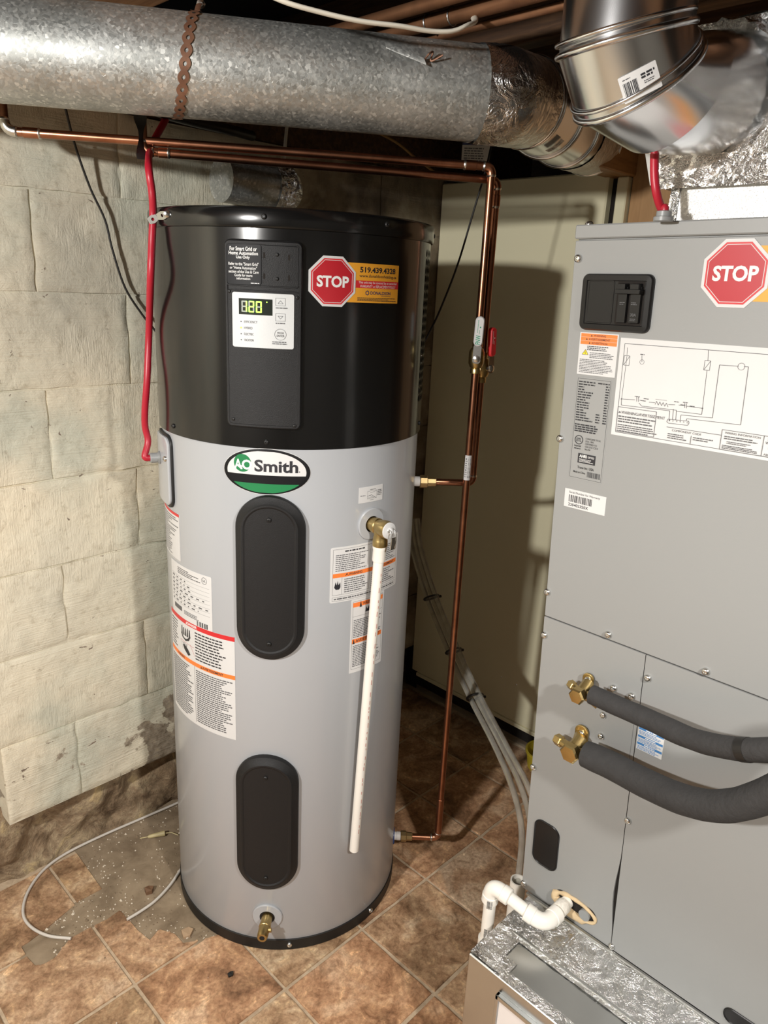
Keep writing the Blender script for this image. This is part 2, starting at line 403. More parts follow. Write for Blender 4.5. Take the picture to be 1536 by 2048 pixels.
def text_mesh(txt, bold=0.0):
    cu = bpy.data.curves.new('t', 'FONT'); cu.body = txt; cu.offset = bold; cu.resolution_u = 3
    o = bpy.data.objects.new('t', cu); me = bpy.data.meshes.new_from_object(o)
    vs = [(p.co.x, p.co.y) for p in me.vertices]; fs = [list(p.vertices) for p in me.polygons]
    bpy.data.objects.remove(o); bpy.data.curves.remove(cu); bpy.data.meshes.remove(me)
    return vs, fs
class Print:
    """flat print on a surface given by a mapping (right, up, out) -> point; boxes are fractions of the sheet, y down"""
    def __init__(s, mp, box, h):
        s.mp = mp; s.s0, s.z1, s.s1, s.z0 = box; s.h = h; s.mb = MB(); s.mats = []; s.k = 0
    def mi(s, m):
        if m not in s.mats: s.mats.append(m)
        return s.mats.index(m)
    def q(s, fx, fy): return s.s0+(s.s1-s.s0)*fx, s.z1+(s.z0-s.z1)*fy
    def hh(s): s.k += 1; return s.h+.00008+.000012*s.k
    def text(s, t, x0, y0, x1, y1, m, bold=0.0, rot=0):
        vs, fs = text_mesh(t, bold)
        if not vs: return
        if rot == 90: vs = [(-y, x) for x, y in vs]
        ax, bx = min(v[0] for v in vs), max(v[0] for v in vs); ay, by = min(v[1] for v in vs), max(v[1] for v in vs)
        A = s.q(x0, y0); B = s.q(x1, y1); h = s.hh()+((B[0]-A[0])/max(1, len(t)*.8) if not rot else .004)**2/2.3
        s.mb.add([s.mp(A[0]+(B[0]-A[0])*(x-ax)/(bx-ax+1e-9), B[1]+(A[1]-B[1])*(y-ay)/(by-ay+1e-9), h) for x, y in vs], fs, s.mi(m))
    def rect(s, x0, y0, x1, y1, m, h=None):
        A = s.q(x0, y0); B = s.q(x1, y1); n = max(1, int(abs(B[0]-A[0])/.004)); h = h or s.hh()
        s.mb.loft([[s.mp(A[0]+(B[0]-A[0])*k/n, z, h) for k in range(n+1)] for z in (A[1], B[1])], False, mat=s.mi(m))
    def poly(s, pts, m):
        h = s.hh(); s.mb.add([s.mp(*s.q(*p), h) for p in pts], [list(range(len(pts)))], s.mi(m))
    def line(s, pts, wd, m):
        h = s.hh(); P = [Vector(s.q(*p)) for p in pts]
        for a, b in zip(P, P[1:]):
            d = (b-a); L = d.length
            if L < 1e-7: continue
            d /= L; nn = Vector((-d.y, d.x))*wd/2; k = max(1, int(abs(b.x-a.x)/.005))
            s.mb.loft([[s.mp(*(a+(b-a)*i/k+sg*nn), h) for i in range(k+1)] for sg in (1, -1)], False, mat=s.mi(m))
    def frame(s, x0, y0, x1, y1, wd, m): s.line([(x0, y0), (x1, y0), (x1, y1), (x0, y1), (x0, y0)], wd, m)
    def circ(s, fx, fy, r, m, wd=None, n=20):
        c = s.q(fx, fy); h = s.hh(); r0 = r-wd if wd else 0
        o = [s.mp(c[0]+r*math.cos(2*PI*k/n), c[1]+r*math.sin(2*PI*k/n), h) for k in range(n)]
        if wd: s.mb.loft([o, [s.mp(c[0]+r0*math.cos(2*PI*k/n), c[1]+r0*math.sin(2*PI*k/n), h) for k in range(n)]], True, mat=s.mi(m))
        else: s.mb.add(o, [list(range(n))], s.mi(m))
    def dashes(s, x0, y0, x1, y1, rows, m, hf=.5, rag=.3, gap=.25, seed=None):
        rnd = random.Random(seed if seed is not None else int(1e5*(x0+y0*3+rows))); h = s.hh(); mi = s.mi(m)
        for r in range(rows):
            ya = y0+(y1-y0)*(r+.5-hf/2)/rows; yb = y0+(y1-y0)*(r+.5+hf/2)/rows
            x = x0; end = x1-(x1-x0)*rag*rnd.random()
            hz = abs(s.q(0, yb)[1]-s.q(0, ya)[1]); W = abs(s.s1-s.s0)
            while x < end:
                wl = hz*rnd.uniform(1.2, 4.2)/W; e = min(x+wl, end)
                A = s.q(x, ya); B = s.q(e, yb)
                s.mb.add([s.mp(A[0], A[1], h), s.mp(B[0], A[1], h), s.mp(B[0], B[1], h), s.mp(A[0], B[1], h)], [(0, 1, 2, 3)], mi)
                x = e+hz*gap*2.2/W
    def barcode(s, x0, y0, x1, y1, m, n=26, seed=3):
        rnd = random.Random(seed); w = [rnd.choice((1, 1, 2, 3)) for _ in range(n*2)]; T = sum(w); x = x0
        for i, k in enumerate(w):
            e = x+(x1-x0)*k/T
            if i % 2 == 0:
                s.rect(x, y0, e, y1, m, s.h+.0001)
            x = e
    def build(s, parent, name='printing'):
        if s.mb.f: return s.mb.obj(name, s.mats, parent, smooth=0)

def screw_mesh(name, r, h, mat, recess=True):
    mb = MB(); mb.lathe((0, 0, 0), (0, 0, 1), [(r, 0), (r, h*.35), (r*.86, h*.75), (r*.55, h), (r*.42, h), (r*.3, h*.55)], 14)
    me_o = mb.obj(name, mat); me = me_o.data; bpy.data.objects.remove(me_o); return me
SCREW_B = screw_mesh('screw', .0048, .0035, BLK); SCREW_S = screw_mesh('screw', .0062, .005, STEEL); SCREW_T = screw_mesh('screw', .0032, .002, BLK)
def put(me, name, parent, pos, nrm):
    o = link(name, me, parent); u, v, a = basis(nrm)
    o.matrix_local = Matrix(((u.x, v.x, a.x, pos[0]), (u.y, v.y, a.y, pos[1]), (u.z, v.z, a.z, pos[2]), (0, 0, 0, 1))); return o

# ================================================================== THE SETTING
def structure(o, label=None, cat=None):
    o['kind'] = 'structure'
    if label: o['label'] = label
    if cat: o['category'] = cat
    return o
WY, WX = 1.668, 1.92
# ---- floor
mb = MB(); mb.box((-2.2, -2.4, -.1), (3.4, 2.2, -.0035))
floor = structure(mb.obj('floor', GROUT, None, 0), 'brown slate look tile floor with tan grout lines', 'floor')
GX0, GY0, GP, GAPW = .547, .7552, .2350, .0042
PATCH_PX = [(150, 1702), (203, 1777), (160, 1800), (118, 1835), (95, 1855), (55, 1885), (42, 1893), (55, 1915), (70, 1931), (90, 1927), (110, 1915), (140, 1877),
            (180, 1855), (215, 1838), (240, 1820), (258, 1840), (275, 1860), (300, 1880), (318, 1858), (350, 1868), (366, 1886), (400, 1880), (470, 1860), (520, 1700), (400, 1590), (340, 1590), (240, 1640)]
PATCH = [Vector(on(x, y, 2, 0)[:2]) for x, y in PATCH_PX]
def inside(p, poly):
    c = False; j = len(poly)-1
    for i in range(len(poly)):
        a, b = poly[i], poly[j]
        if (a.y > p.y) != (b.y > p.y) and p.x < (b.x-a.x)*(p.y-a.y)/(b.y-a.y)+a.x: c = not c
        j = i
    return c
def nearest(p, poly):
    best = None
    for i in range(len(poly)):
        a, b = poly[i], poly[(i+1) % len(poly)]; d = b-a; t = max(0, min(1, (p-a).dot(d)/d.length_squared)); q = a+d*t
        if best is None or (q-p).length < (best-p).length: best = q
    return best
nrand = random.Random(5)
for i in range(-6, 8):
    for j in range(-6, 4):
        x0, x1 = GX0+GP*i+GAPW, GX0+GP*(i+1)-GAPW; y0, y1 = GY0+.2345*j+GAPW, GY0+.2345*(j+1)-GAPW
        y1 = min(y1, 1.69); x1 = min(x1, 1.93)
        if x1-x0 < .02 or y1-y0 < .02: continue
        n = 46; cen = Vector(((x0+x1)/2, (y0+y1)/2))
        ins = [inside(Vector((x0+(x1-x0)*a/8, y0+(y1-y0)*b/8)), PATCH) for a in range(9) for b in range(9)]
        if all(ins): continue
        mb = MB()
        if not any(ins):
            outl = []
            for (ax, ay), (bx, by) in (((x0, y0), (x1, y0)), ((x1, y0), (x1, y1)), ((x1, y1), (x0, y1)), ((x0, y1), (x0, y0))):
                for k in range(6):
                    t = k/6; jx, jy = nrand.uniform(-.0012, .0012), nrand.uniform(-.0012, .0012); outl.append((ax+(bx-ax)*t+jx-cen.x, ay+(by-ay)*t+jy-cen.y))
            sh = lambda q, f, z: [(a*f, b*f, z) for a, b in q]
            mb.loft([sh(outl, 1.0, -.004), sh(outl, .995, -.0008), sh(outl, .975, 0)], True, False, True)
        else:
            P = {}; 
            for a in range(n+1):
                for b in range(n+1):
                    p = Vector((x0+(x1-x0)*a/n, y0+(y1-y0)*b/n)); q = nearest(p, PATCH)
                    if (p-q).length < .0032: p = q
                    P[a, b] = p
            idx = {}; vs = []; fs = []; edges = {}
            def vi(k):
                if k not in idx: idx[k] = len(vs); vs.append((P[k].x-cen.x, P[k].y-cen.y, 0))
                return idx[k]
            for a in range(n):
                for b in range(n):
                    c = Vector((x0+(x1-x0)*(a+.5)/n, y0+(y1-y0)*(b+.5)/n))
                    if inside(c, PATCH): continue
                    q = [vi((a, b)), vi((a+1, b)), vi((a+1, b+1)), vi((a, b+1))]; fs.append(q)
                    for e in range(4):
                        k = (q[e], q[(e+1) % 4]); r = (k[1], k[0])
                        if r in edges: edges.pop(r)
                        else: edges[k] = 1
            if not fs: continue
            base = len(vs); vs += [(x, y, -.004) for x, y, z in vs]
            for a, b in edges: fs.append([a, b, b+base, a+base])
            used = sorted({k for f in fs for k in f}); rm = {k: t for t, k in enumerate(used)}
            mb.add([vs[k] for k in used], [[rm[k] for k in f] for f in fs])
        t = mb.obj('tile', TILE, floor, 0); t.location = (cen.x, cen.y, 0)
pc = sum(PATCH, Vector((0, 0)))/len(PATCH)
mb = MB(); mb.add([(p.x+(p.x-pc.x)*.06, p.y+(p.y-pc.y)*.06, -.0022) for p in PATCH], [list(range(len(PATCH)))])
cp = mb.obj('exposed_concrete', CONC, floor, 0)
# crumbs of mortar over the bare patch
mb = MB(); rc = random.Random(9); cnt = 0
while cnt < 620:
    p = Vector((rc.uniform(.45, 1.0), rc.uniform(1.1, 1.69)))
    q = nearest(p, PATCH); d = (p-q).length
    if not inside(p, PATCH) and rc.random() > .10: continue
    if inside(p, PATCH) and d > .05 and rc.random() < .55: continue
    if (p-Vector((TX, TY))).length < .285: continue
    r = rc.uniform(.0008, .0026)*(1.8 if rc.random() < .06 else 1); cnt += 1
    pts = [(p.x+r*math.cos(a)*rc.uniform(.6, 1.3), p.y+r*math.sin(a)*rc.uniform(.6, 1.3)) for a in (0, 1.3, 2.5, 3.8, 5.1)]
    mb.add([(x, y, -.002) for x, y in pts]+[(p.x, p.y, -.002+r*1.2)], [(k, (k+1) % 5, 5) for k in range(5)], 0 if rc.random() < .55 else 1)
cr = mb.obj('mortar_crumbs', [M('mortar_crumb', (.66, .58, .46), .9), M('earth_crumb', (.22, .16, .10), .95)], floor, 0); cr['kind'] = 'stuff'

# ---- left wall of painted blocks
mb = MB(); mb.box((.462, WY+.0045, .19), (WX+.2, WY+.2, .41)); mb.box((-2.2, WY+.0045, .41), (WX+.2, WY+.2, 1.83)); mb.box((-2.2, 1.80, 0), (WX+.2, 1.83, .41))
wall = structure(mb.obj('wall_left', WALL, None, 0), 'cream painted concrete block wall, flaking near the floor', 'wall')
ZC = [.192, .408, .630, .836, 1.042, 1.248, 1.452, 1.656, 1.83]
for r in range(len(ZC)-1):
    z0, z1 = ZC[r]+.0022, ZC[r+1]-.0022
    off = .84 if r % 2 else .64
    k0 = -8
    for k in range(k0, 4):
        x0, x1 = off+.406*k+.0022, off+.406*(k+1)-.0022
        if x1 < -1.2 or x0 > WX: continue
        if r == 0:
            if x1 < .5: continue
            x0 = max(x0, .462)
        x1 = min(x1, WX+.02)
        if x1-x0 < .03: continue
        nx, nz = 44, 22; mb = MB(); rows = []
        for b in range(nz+1):
            row = []
            for a in range(nx+1):
                u, v = a/nx, b/nz; x = x0+(x1-x0)*u; z = z0+(z1-z0)*v
                ed = min(u*(x1-x0), (1-u)*(x1-x0), v*(z1-z0), (1-v)*(z1-z0))
                ew = .003+.007*noise.noise((x*14, z*14, 11)); y = WY - .0022*noise.noise((x*7, z*7, 3)) - .002*noise.noise((x*26, z*26, 7)) - .0012*noise.noise((x*60, z*60, 2)) + max(0, ew-ed)*.6
                wob = .003*noise.noise((x*22+5, z*22, 1)) if ed < .002 else 0
                row.append((x+wob, y, z+wob))
            rows.append(row)
        mb.loft(rows, False)
        rim = rows[0]+[rw[-1] for rw in rows[1:-1]]+list(reversed(rows[-1]))+[rw[0] for rw in reversed(rows[1:-1])]
        mb.loft([rim, [(x, WY+.03, z) for x, y, z in rim]], True)
        mb.obj('block', WALL, wall, 40)
# crumbling footing under the lowest course
mb = MB(); rows = []
for b in range(26):
    v = b/25; row = []
    for a in range(300):
        x = -.6+2.52*a/299; z = .215*v-.004
        y = 1.716 + .012*v + .030*noise.fractal((x*8, z*10, 2.0), 1.0, 2.0, 5) - .010*(1-v)
        row.append((x, max(1.700, min(y, 1.76)), z+.006*noise.noise((x*20, z*20, 9))))
    rows.append(row)
mb.loft(rows, False); mb.obj('footing', EARTH, wall, 60)
# ---- back wall: cream enamel panel with a dark toe space, plywood beside it
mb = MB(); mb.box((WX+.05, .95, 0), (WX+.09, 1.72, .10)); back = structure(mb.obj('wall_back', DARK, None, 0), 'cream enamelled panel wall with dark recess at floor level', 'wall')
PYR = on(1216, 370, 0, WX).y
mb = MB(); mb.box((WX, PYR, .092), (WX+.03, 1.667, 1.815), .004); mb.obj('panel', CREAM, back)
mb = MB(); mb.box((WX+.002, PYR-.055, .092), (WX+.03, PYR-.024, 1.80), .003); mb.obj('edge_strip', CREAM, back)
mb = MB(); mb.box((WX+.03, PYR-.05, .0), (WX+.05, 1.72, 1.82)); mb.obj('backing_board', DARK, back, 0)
mb = MB(); mb.box((WX+.02, -.9, 0), (WX+.05, PYR-.058, 1.93), .002); mb.obj('plywood_sheet', PLY, back)
mb = MB(); mb.box((WX-.004, PYR, .078), (WX+.012, 1.64, .092), .002); mb.obj('bottom_rail', CREAM, back)
mb = MB(); mb.box((WX+.028, .7, -.003), (WX+.045, 1.66, .02)); mb.obj('floor_channel', SHEET, back, 0)
# room beyond the frame
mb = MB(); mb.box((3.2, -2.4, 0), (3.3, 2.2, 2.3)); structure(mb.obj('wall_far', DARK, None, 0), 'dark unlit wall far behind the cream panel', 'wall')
mb = MB(); mb.box((-2.3, -2.4, 0), (-2.2, 2.2, 2.3)); structure(mb.obj('wall_front', CREAMW, None, 0), 'off white wall behind the viewer', 'wall')
mb = MB(); mb.box((-2.3, -2.5, 0), (3.3, -2.4, 2.3)); structure(mb.obj('wall_right', CREAMW, None, 0), 'off white wall to the right of the viewer', 'wall')
# ceiling: boards and joists running away to the left
mb = MB(); mb.box((-2.3, -2.5, 2.18), (3.3, 2.2, 2.22)); ceil = structure(mb.obj('ceiling', M('shaded_boards', (.014, .009, .006), .9), None, 0), 'dark exposed joist ceiling of old brown wood', 'ceiling')  # near-black boards: the shade between the joists is put into their colour
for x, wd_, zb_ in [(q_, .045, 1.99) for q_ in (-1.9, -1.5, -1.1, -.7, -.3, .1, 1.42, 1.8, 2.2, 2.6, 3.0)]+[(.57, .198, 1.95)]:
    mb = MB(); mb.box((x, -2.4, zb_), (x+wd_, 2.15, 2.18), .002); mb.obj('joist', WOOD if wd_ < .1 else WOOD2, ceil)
mb = MB(); mb.box((-2.2, WY+.01, 1.832), (WX+.5, WY+.16, 1.99), .003); mb.obj('sill_beam', WOOD, wall)
mb = MB(); mb.box((1.62, 1.02, 1.80), (3.2, 1.10, 1.86), .003); mb.obj('header_beam', BEAMW, back)

# ================================================================== WATER HEATER
def tmap(s, z, h):
    th = TH0+s/TR; return Vector(((TR+h)*math.cos(th), (TR+h)*math.sin(th), z))
def trad(s): th = TH0+s/TR; return Vector((math.cos(th), math.sin(th), 0))
heater = thing('water_heater', 'tall grey heat pump water heater with black top shroud and control panel', 'water heater', (TX, TY, 0), world=False)
mb = MB(); mb.lathe((0, 0, .026), (0, 0, 1), [(.262, 0), (.2775, .001), (.28, .006), (.28, 1.172)], 96, True, True); mb.obj('tank_jacket', TANKG, heater)
mb = MB(); mb.lathe((0, 0, 0), (0, 0, 1), [(.277, 0), (.282, .002), (.282, .030), (.279, .032)], 96); base = mb.obj('base_ring', BASEB, heater)
ZS0, ZS1, RS = 1.200, 1.588, .2845
# shroud with a perforated stretch on its right side
GA, GB, GZ0, GZ1 = math.radians(-62.5), math.radians(-12), 1.268, 1.572
mb = MB()
def arc(a0, a1, n, r, z): return [(r*math.cos(a0+(a1-a0)*k/n), r*math.sin(a0+(a1-a0)*k/n), z) for k in range(n+1)]
na = 90
mb.loft([arc(GB, GA+2*PI, na, RS, z) for z in (ZS0, GZ0, GZ1, ZS1)], False)
mb.loft([arc(GA, GB, 16, RS, z) for z in (ZS0, GZ0)], False); mb.loft([arc(GA, GB, 16, RS, z) for z in (GZ1, ZS1)], False)
mb.loft([arc(0, 2*PI, 106, r, ZS0) for r in (.2785, RS)], False)
shroud = mb.obj('shroud', TANKB, heater, 30)
mb = MB(); nc = 20; nr = 19; dth = (GB-GA)/nc; dz = (GZ1-GZ0)/nr
for a in range(nc):
    for b in range(nr):
        ca, cz = GA+dth*(a+.5), GZ0+dz*(b+.5); 
        outer = []; inner = []
        for k in range(16):
            t = 2*PI*(k+.5)/16; cx, cy = math.cos(t), math.sin(t); q = 1/max(abs(cx), abs(cy))
            for lst, fx, fz in ((outer, dth/2*cx*q, dz/2*cy*q), (inner, dth*.40*cx, dz*.43*cy)):
                th = ca+fx; lst.append((RS*math.cos(th), RS*math.sin(th), cz+fz))
        mb.loft([outer, inner, [(x*.993, y*.993, z) for x, y, z in inner]], True)
mb.obj('vent_grille', TANKB, shroud, 30)
mb = MB(); mb.loft([arc(GA-.1, GB+.1, 24, .262, z) for z in (ZS0, ZS1)], False); mb.obj('inner_screen', DARK, shroud)
mb = MB(); mb.lathe((0, 0, ZS1-.004), (0, 0, 1), [(.2855, .0), (.2885, .001), (.290, .005), (.2895, .030), (.2875, .0335), (.284, .0345), (.26, .036)], 96); lid = mb.obj('lid', TANKB, heater, 30)
for px, py in ((528, 433), (774, 449)):
    s, z = on_tank(px, py, .29); put(SCREW_B, 'screw', lid, tmap(s*1.0, z, .0098), trad(s))
th = math.radians(-44); put(SCREW_B, 'screw', lid, (.2895*math.cos(th), .2895*math.sin(th), 1.602), (math.cos(th), math.sin(th), 0))
for px, py in ((347, 852), (533, 884), (838, 846)):
    s, z = on_tank(px, py, RS); put(SCREW_B, 'screw', shroud, tmap(s, z, RS-TR), trad(s))
for px, py in ((579, 1891), (740, 1823)):
    s, z = on_tank(px, py, .282); put(SCREW_S, 'bolt', base, tmap(s, .017, .002), trad(s))

# ---- control panel
c0 = (on_tank(452, 478)[0]+on_tank(459, 851)[0])/2; c1 = (on_tank(609, 485)[0]+on_tank(603, 860)[0])/2
cz1 = on_tank(530, 479, .29)[1]; cz0 = on_tank(530, 858, .29)[1]
CC = ((c0+c1)/2, (cz0+cz1)/2); CW, CH = (c1-c0)*.985, cz1-cz0
mb = MB(); mb.plate(rrect(CW, CH, .012), [(0, .003), (.001, .011), (.004, .0145), (.007, .0145), (.0085, .0130)], tmap, CC, 12); cpan = mb.obj('control_panel', PLASTIC, heater, 30)
HP = .0130
def cq(zx, zy):   # position in the panel close-up -> fraction of the panel
    return (zx-98)/(676-98), (zy-83)/(1518-83)
CB = (CC[0]-CW/2, CC[1]+CH/2, CC[0]+CW/2, CC[1]-CH/2)
def cbox(x0, y0, x1, y1):
    a = cq(x0, y0); b = cq(x1, y1)
    return CB[0]+(CB[2]-CB[0])*a[0], CB[1]+(CB[3]-CB[1])*a[1], CB[0]+(CB[2]-CB[0])*b[0], CB[1]+(CB[3]-CB[1])*b[1]
def cplate(name, x0, y0, x1, y1, rr, layers, mat, parent):
    a = cbox(x0, y0, x1, y1); m_ = MB(); m_.plate(rrect(a[2]-a[0], a[1]-a[3], rr), layers, tmap, ((a[0]+a[2])/2, (a[1]+a[3])/2), 10); return m_.obj(name, mat, parent, 30)
LBLK = M('label_black', (.008, .008, .009), .5, spec=.2)
cplate('smart_grid_bezel', 118, 112, 648, 425, .007, [(0, HP), (.0005, HP+.0016), (.002, HP+.0016), (.0026, HP+.0003)], PLASTIC, cpan)
cplate('smart_grid_label', 130, 122, 380, 412, .004, [(0, HP), (.0002, HP+.0018)], LBLK, cpan)
cplate('outlet_cover', 392, 124, 640, 416, .003, [(0, HP), (.0006, HP+.0024)], PLASTIC, cpan)
cplate('lower_cover', 122, 448, 656, 1505, .006, [(0, HP), (.0005, HP+.0014), (.0016, HP+.0014), (.0022, HP+.0008)], PLASTIC, cpan)
for zx, zy in ((492, 187), (492, 360)):
    a = cbox(zx, zy, zx, zy); put(SCREW_T, 'screw', cpan, tmap(a[0], a[1], HP+.0024), trad(a[0]))
for zx, zy in ((142, 466), (634, 490), (160, 1452), (622, 1482)):
    a = cbox(zx, zy, zx, zy); put(SCREW_T, 'screw', cpan, tmap(a[0], a[1], HP+.001), trad(a[0]))
WTXT = M('print_white', (.80, .80, .78), .5)
pr = Print(tmap, CB, HP+.0019)
def ct(t, x0, y0, x1, y1, m, bold=0.0): pr.text(t, *cq(x0, y0), *cq(x1, y1), m, bold)
ct('For Smart Grid or', 152, 140, 350, 170, WTXT, .02); ct('Home Automation', 144, 173, 358, 199, WTXT, .02); ct('Use Only', 200, 204, 300, 232, WTXT, .02)
ct('Refer to the "Smart Grid"', 142, 252, 362, 275, WTXT, .01); ct('or "Home Automation"', 152, 281, 350, 302, WTXT, .01)
ct('section of the Use & Care', 142, 309, 362, 330, WTXT, .01); ct('Guide for more', 186, 335, 318, 355, WTXT, .01); ct('information', 202, 360, 302, 378, WTXT, .01)
pr.dashes(*cq(306, 396), *cq(366, 404), 1, WTXT, .8, 0)
for zx, zy in ((402, 195), (402, 345), (574, 205), (574, 350)): cplate('slot', zx-7, zy-20, zx+7, zy+20, .0004, [(0, HP+.0022), (.0001, HP+.00255)], DARK, cpan)
pr.build(cpan)
# silver user interface sheet
ui = cplate('user_interface', 165, 468, 612, 880, .004, [(0, HP), (.0003, HP+.0022)], SILV, cpan)
pr = Print(tmap, CB, HP+.0022)
pr.rect(*cq(216, 512), *cq(460, 632), SCREEN)
for d, x in (('1', 236), ('2', 288), ('0', 342)):
    segs = {'1': 'bc', '2': 'abged', '0': 'abcdef'}[d]; x1 = x+42; ya, ym, yb = 530, 572, 614; t = 10
    for sg, bx in dict(a=(x+4, ya, x1-4, ya+t), b=(x1-t, ya+2, x1, ym-2), c=(x1-t, ym+2, x1, yb-2), d=(x+4, yb-t, x1-4, yb), e=(x, ym+2, x+t, yb-2), f=(x, ya+2, x+t, ym-2), g=(x+4, ym-t/2, x1-4, ym+t/2)).items():
        pr.rect(*cq(bx[0], bx[1]), *cq(bx[2], bx[3]), LED if sg in segs else LEDOFF)
pr.circ(*cq(420, 534), .0011, LED)
for y0 in (500, 614):
    pr.frame(*cq(482, y0), *cq(550, y0+55), .0005, INKG)
pr.line([cq(498, 540), cq(516, 518), cq(534, 540), cq(498, 540)], .0005, INK); pr.line([cq(498, 632), cq(516, 653), cq(534, 632), cq(498, 632)], .0005, INK)
pr.dashes(*cq(482, 566), *cq(566, 578), 1, INKG, .6, 0); pr.dashes(*cq(482, 680), *cq(548, 692), 1, INKG, .6, 0)
for t, x1, y in (('EFFICIENCY', 352, 686), ('HYBRID', 316, 732), ('ELECTRIC', 324, 778), ('VACATION', 324, 823)):
    pr.circ(*cq(232, y), .0010 if t != 'HYBRID' else .0016, INK if t != 'HYBRID' else LED); ct(t, 255, y-9, x1, y+9, INKG)
pr.circ(*cq(516, 770), .0098, INKG, .0005, 28); ct('MODE', 494, 750, 540, 766, INKG); ct('ENTER', 490, 772, 544, 788, INKG)
pr.dashes(*cq(458, 820), *cq(572, 848), 2, INKG, .5, .15)
pr.build(ui)

# ---- sticker builder for the tank and the cabinet
class Sticker:
    def __init__(s, name, mp, box, mat, parent, h, rr=.002, th=.0004, lbl=None, cols=10):
        s.box = box; W, H = box[2]-box[0], box[1]-box[3]
        mb = MB(); mb.plate(rrect(W, H, rr, 3), [(0, h), (.0001, h+th)], mp, ((box[0]+box[2])/2, (box[1]+box[3])/2), max(cols, int(W/.004))); s.o = mb.obj(name, mat, parent, 30)
        if lbl: s.o['label'] = lbl
        s.p = Print(mp, box, h+th)
    def done(s): s.p.build(s.o)
def avg(fn, TLp, TRp, BRp, BLp):
    a, b, c, d = fn(*TLp), fn(*TRp), fn(*BRp), fn(*BLp)
    return (a[0]+d[0])/2, (a[1]+b[1])/2, (b[0]+c[0])/2, (c[1]+d[1])/2
def stop_sticker(mp, cs, cz, D, parent, h, rightw, fulltext=True):
    R0 = D/2; box = (cs-R0, cz+R0, cs-R0+D, cz-R0)
    ob = (cs+R0*.28, cz+R0*.79, cs+R0*.28+rightw, cz-R0*.80)
    st = Sticker('service_sticker', mp, ob, AMB, parent, h, .001, .0003, 'orange service sticker with a red stop sign', 12)
    p = st.p; W = ob[2]-ob[0]; x0 = (cs+R0*1.06-ob[0])/W
    L = lambda f: x0+(1-x0)*f
    p.rect(L(-.02), .435, 1, .625, RED)
    p.text('519.439.4328', L(.06), .09, L(.90), .235, INK, .03)
    p.text('www.donaldsonheating.ca', L(.05), .275, L(.93), .375, INK, .01)
    p.text('This unit may be covered by an extended', L(.04), .45, L(.95), .53, WTXT, 0); p.text('WARRANTY or REPLACEMENT POLICY', L(.07), .545, L(.92), .61, WTXT, 0)
    p.text('DONALDSON', L(.30), .70, L(.79), .785, NAVY, .02); p.circ(L(.23), .745, D*.042, NAVY, D*.014, 14)
    for k in range(8):
        a = k*PI/4; p.circ(L(.23)+math.cos(a)*D*.045/W, .745+math.sin(a)*D*.045/(ob[1]-ob[3]), D*.009, NAVY, None, 6)
    p.text('HOME SERVICES', L(.55), .80, L(.79), .825, NAVY); p.dashes(L(.02), .86, L(.95), .96, 3, INK, .5, .25)
    st.done()
    mb = MB(); mb.plate(octa(D), [(0, h+.0004), (.0002, h+.0009)], mp, (cs, cz), 24); oc = mb.obj('stop_octagon', WHT, st.o, 0)
    q = Print(mp, box, h+.0010)
    def ring(f, m):
        hh = q.hh()+q.k*.00005; q.mb.plate(octa(D*f), [(0, hh)], mp, (cs, cz), 24, q.mi(m))
    ring(.90, RED); ring(.845, WHT); ring(.825, DRED)
    q.h += .0004; q.text('STOP', .165, .385, .845, .615, WTXT, .035); q.build(oc)
    return st
so = avg(on_tank, (740, 540), (703, 540), (703, 590), (740, 590))
oc_s, oc_z = on_tank(662.5, 563, RS+.002); 
oc_w = on_tank(703.5, 563)[0]-on_tank(621.5, 563)[0]
stop_sticker(tmap, (on_tank(703.5, 563)[0]+on_tank(621.5, 563)[0])/2, oc_z, .0855, shroud, RS-TR+.0006, on_tank(792, 565)[0]-(on_tank(703.5, 563)[0]+on_tank(621.5, 563)[0])/2-.012)

# ---- oval badge
bl, br_ = on_tank(449, 944)[0], on_tank(621, 944)[0]; bt, bb = on_tank(535, 898)[1], on_tank(535, 989)[1]
bc = ((bl+br_)/2, (bt+bb)/2); bw, bh = br_-bl, bt-bb
mb = MB(); mb.plate(ellipse(bw, bh), [(0, .0003), (.0006, .0016), (.002, .0020)], tmap, bc, 16); badge = mb.obj('brand_badge', LBLK, heater, 30, label='oval brand badge in white, black and green')
mb = MB(); mb.plate(ellipse(bw+.002, bh+.002), [(0, .0002), (.0003, .0005)], tmap, bc, 16); mb.obj('badge_rim', WHT, badge, 30)
q = Print(tmap, (bl, bt, br_, bb), .0021)
q.mb.plate(ellipse(bw-.016, bh-.008, .98, -.16), [(0, .0022)], tmap, bc, 16, q.mi(WHT)); q.mb.plate(ellipse(bw-.016, bh-.006, -.56, -.985), [(0, .0022)], tmap, bc, 14, q.mi(GRN))
q.h = .0023
q.circ(.232, .335, .0160*1.08, GRN, None, 28)
q.text('A', .135, .255, .228, .475, WTXT, .02); q.text('O', .225, .255, .345, .475, WTXT, .035); q.text('Smith', .372, .235, .86, .50, INK, .028); q.circ(.875, .475, .0011, INK, None, 8)
q.build(badge)

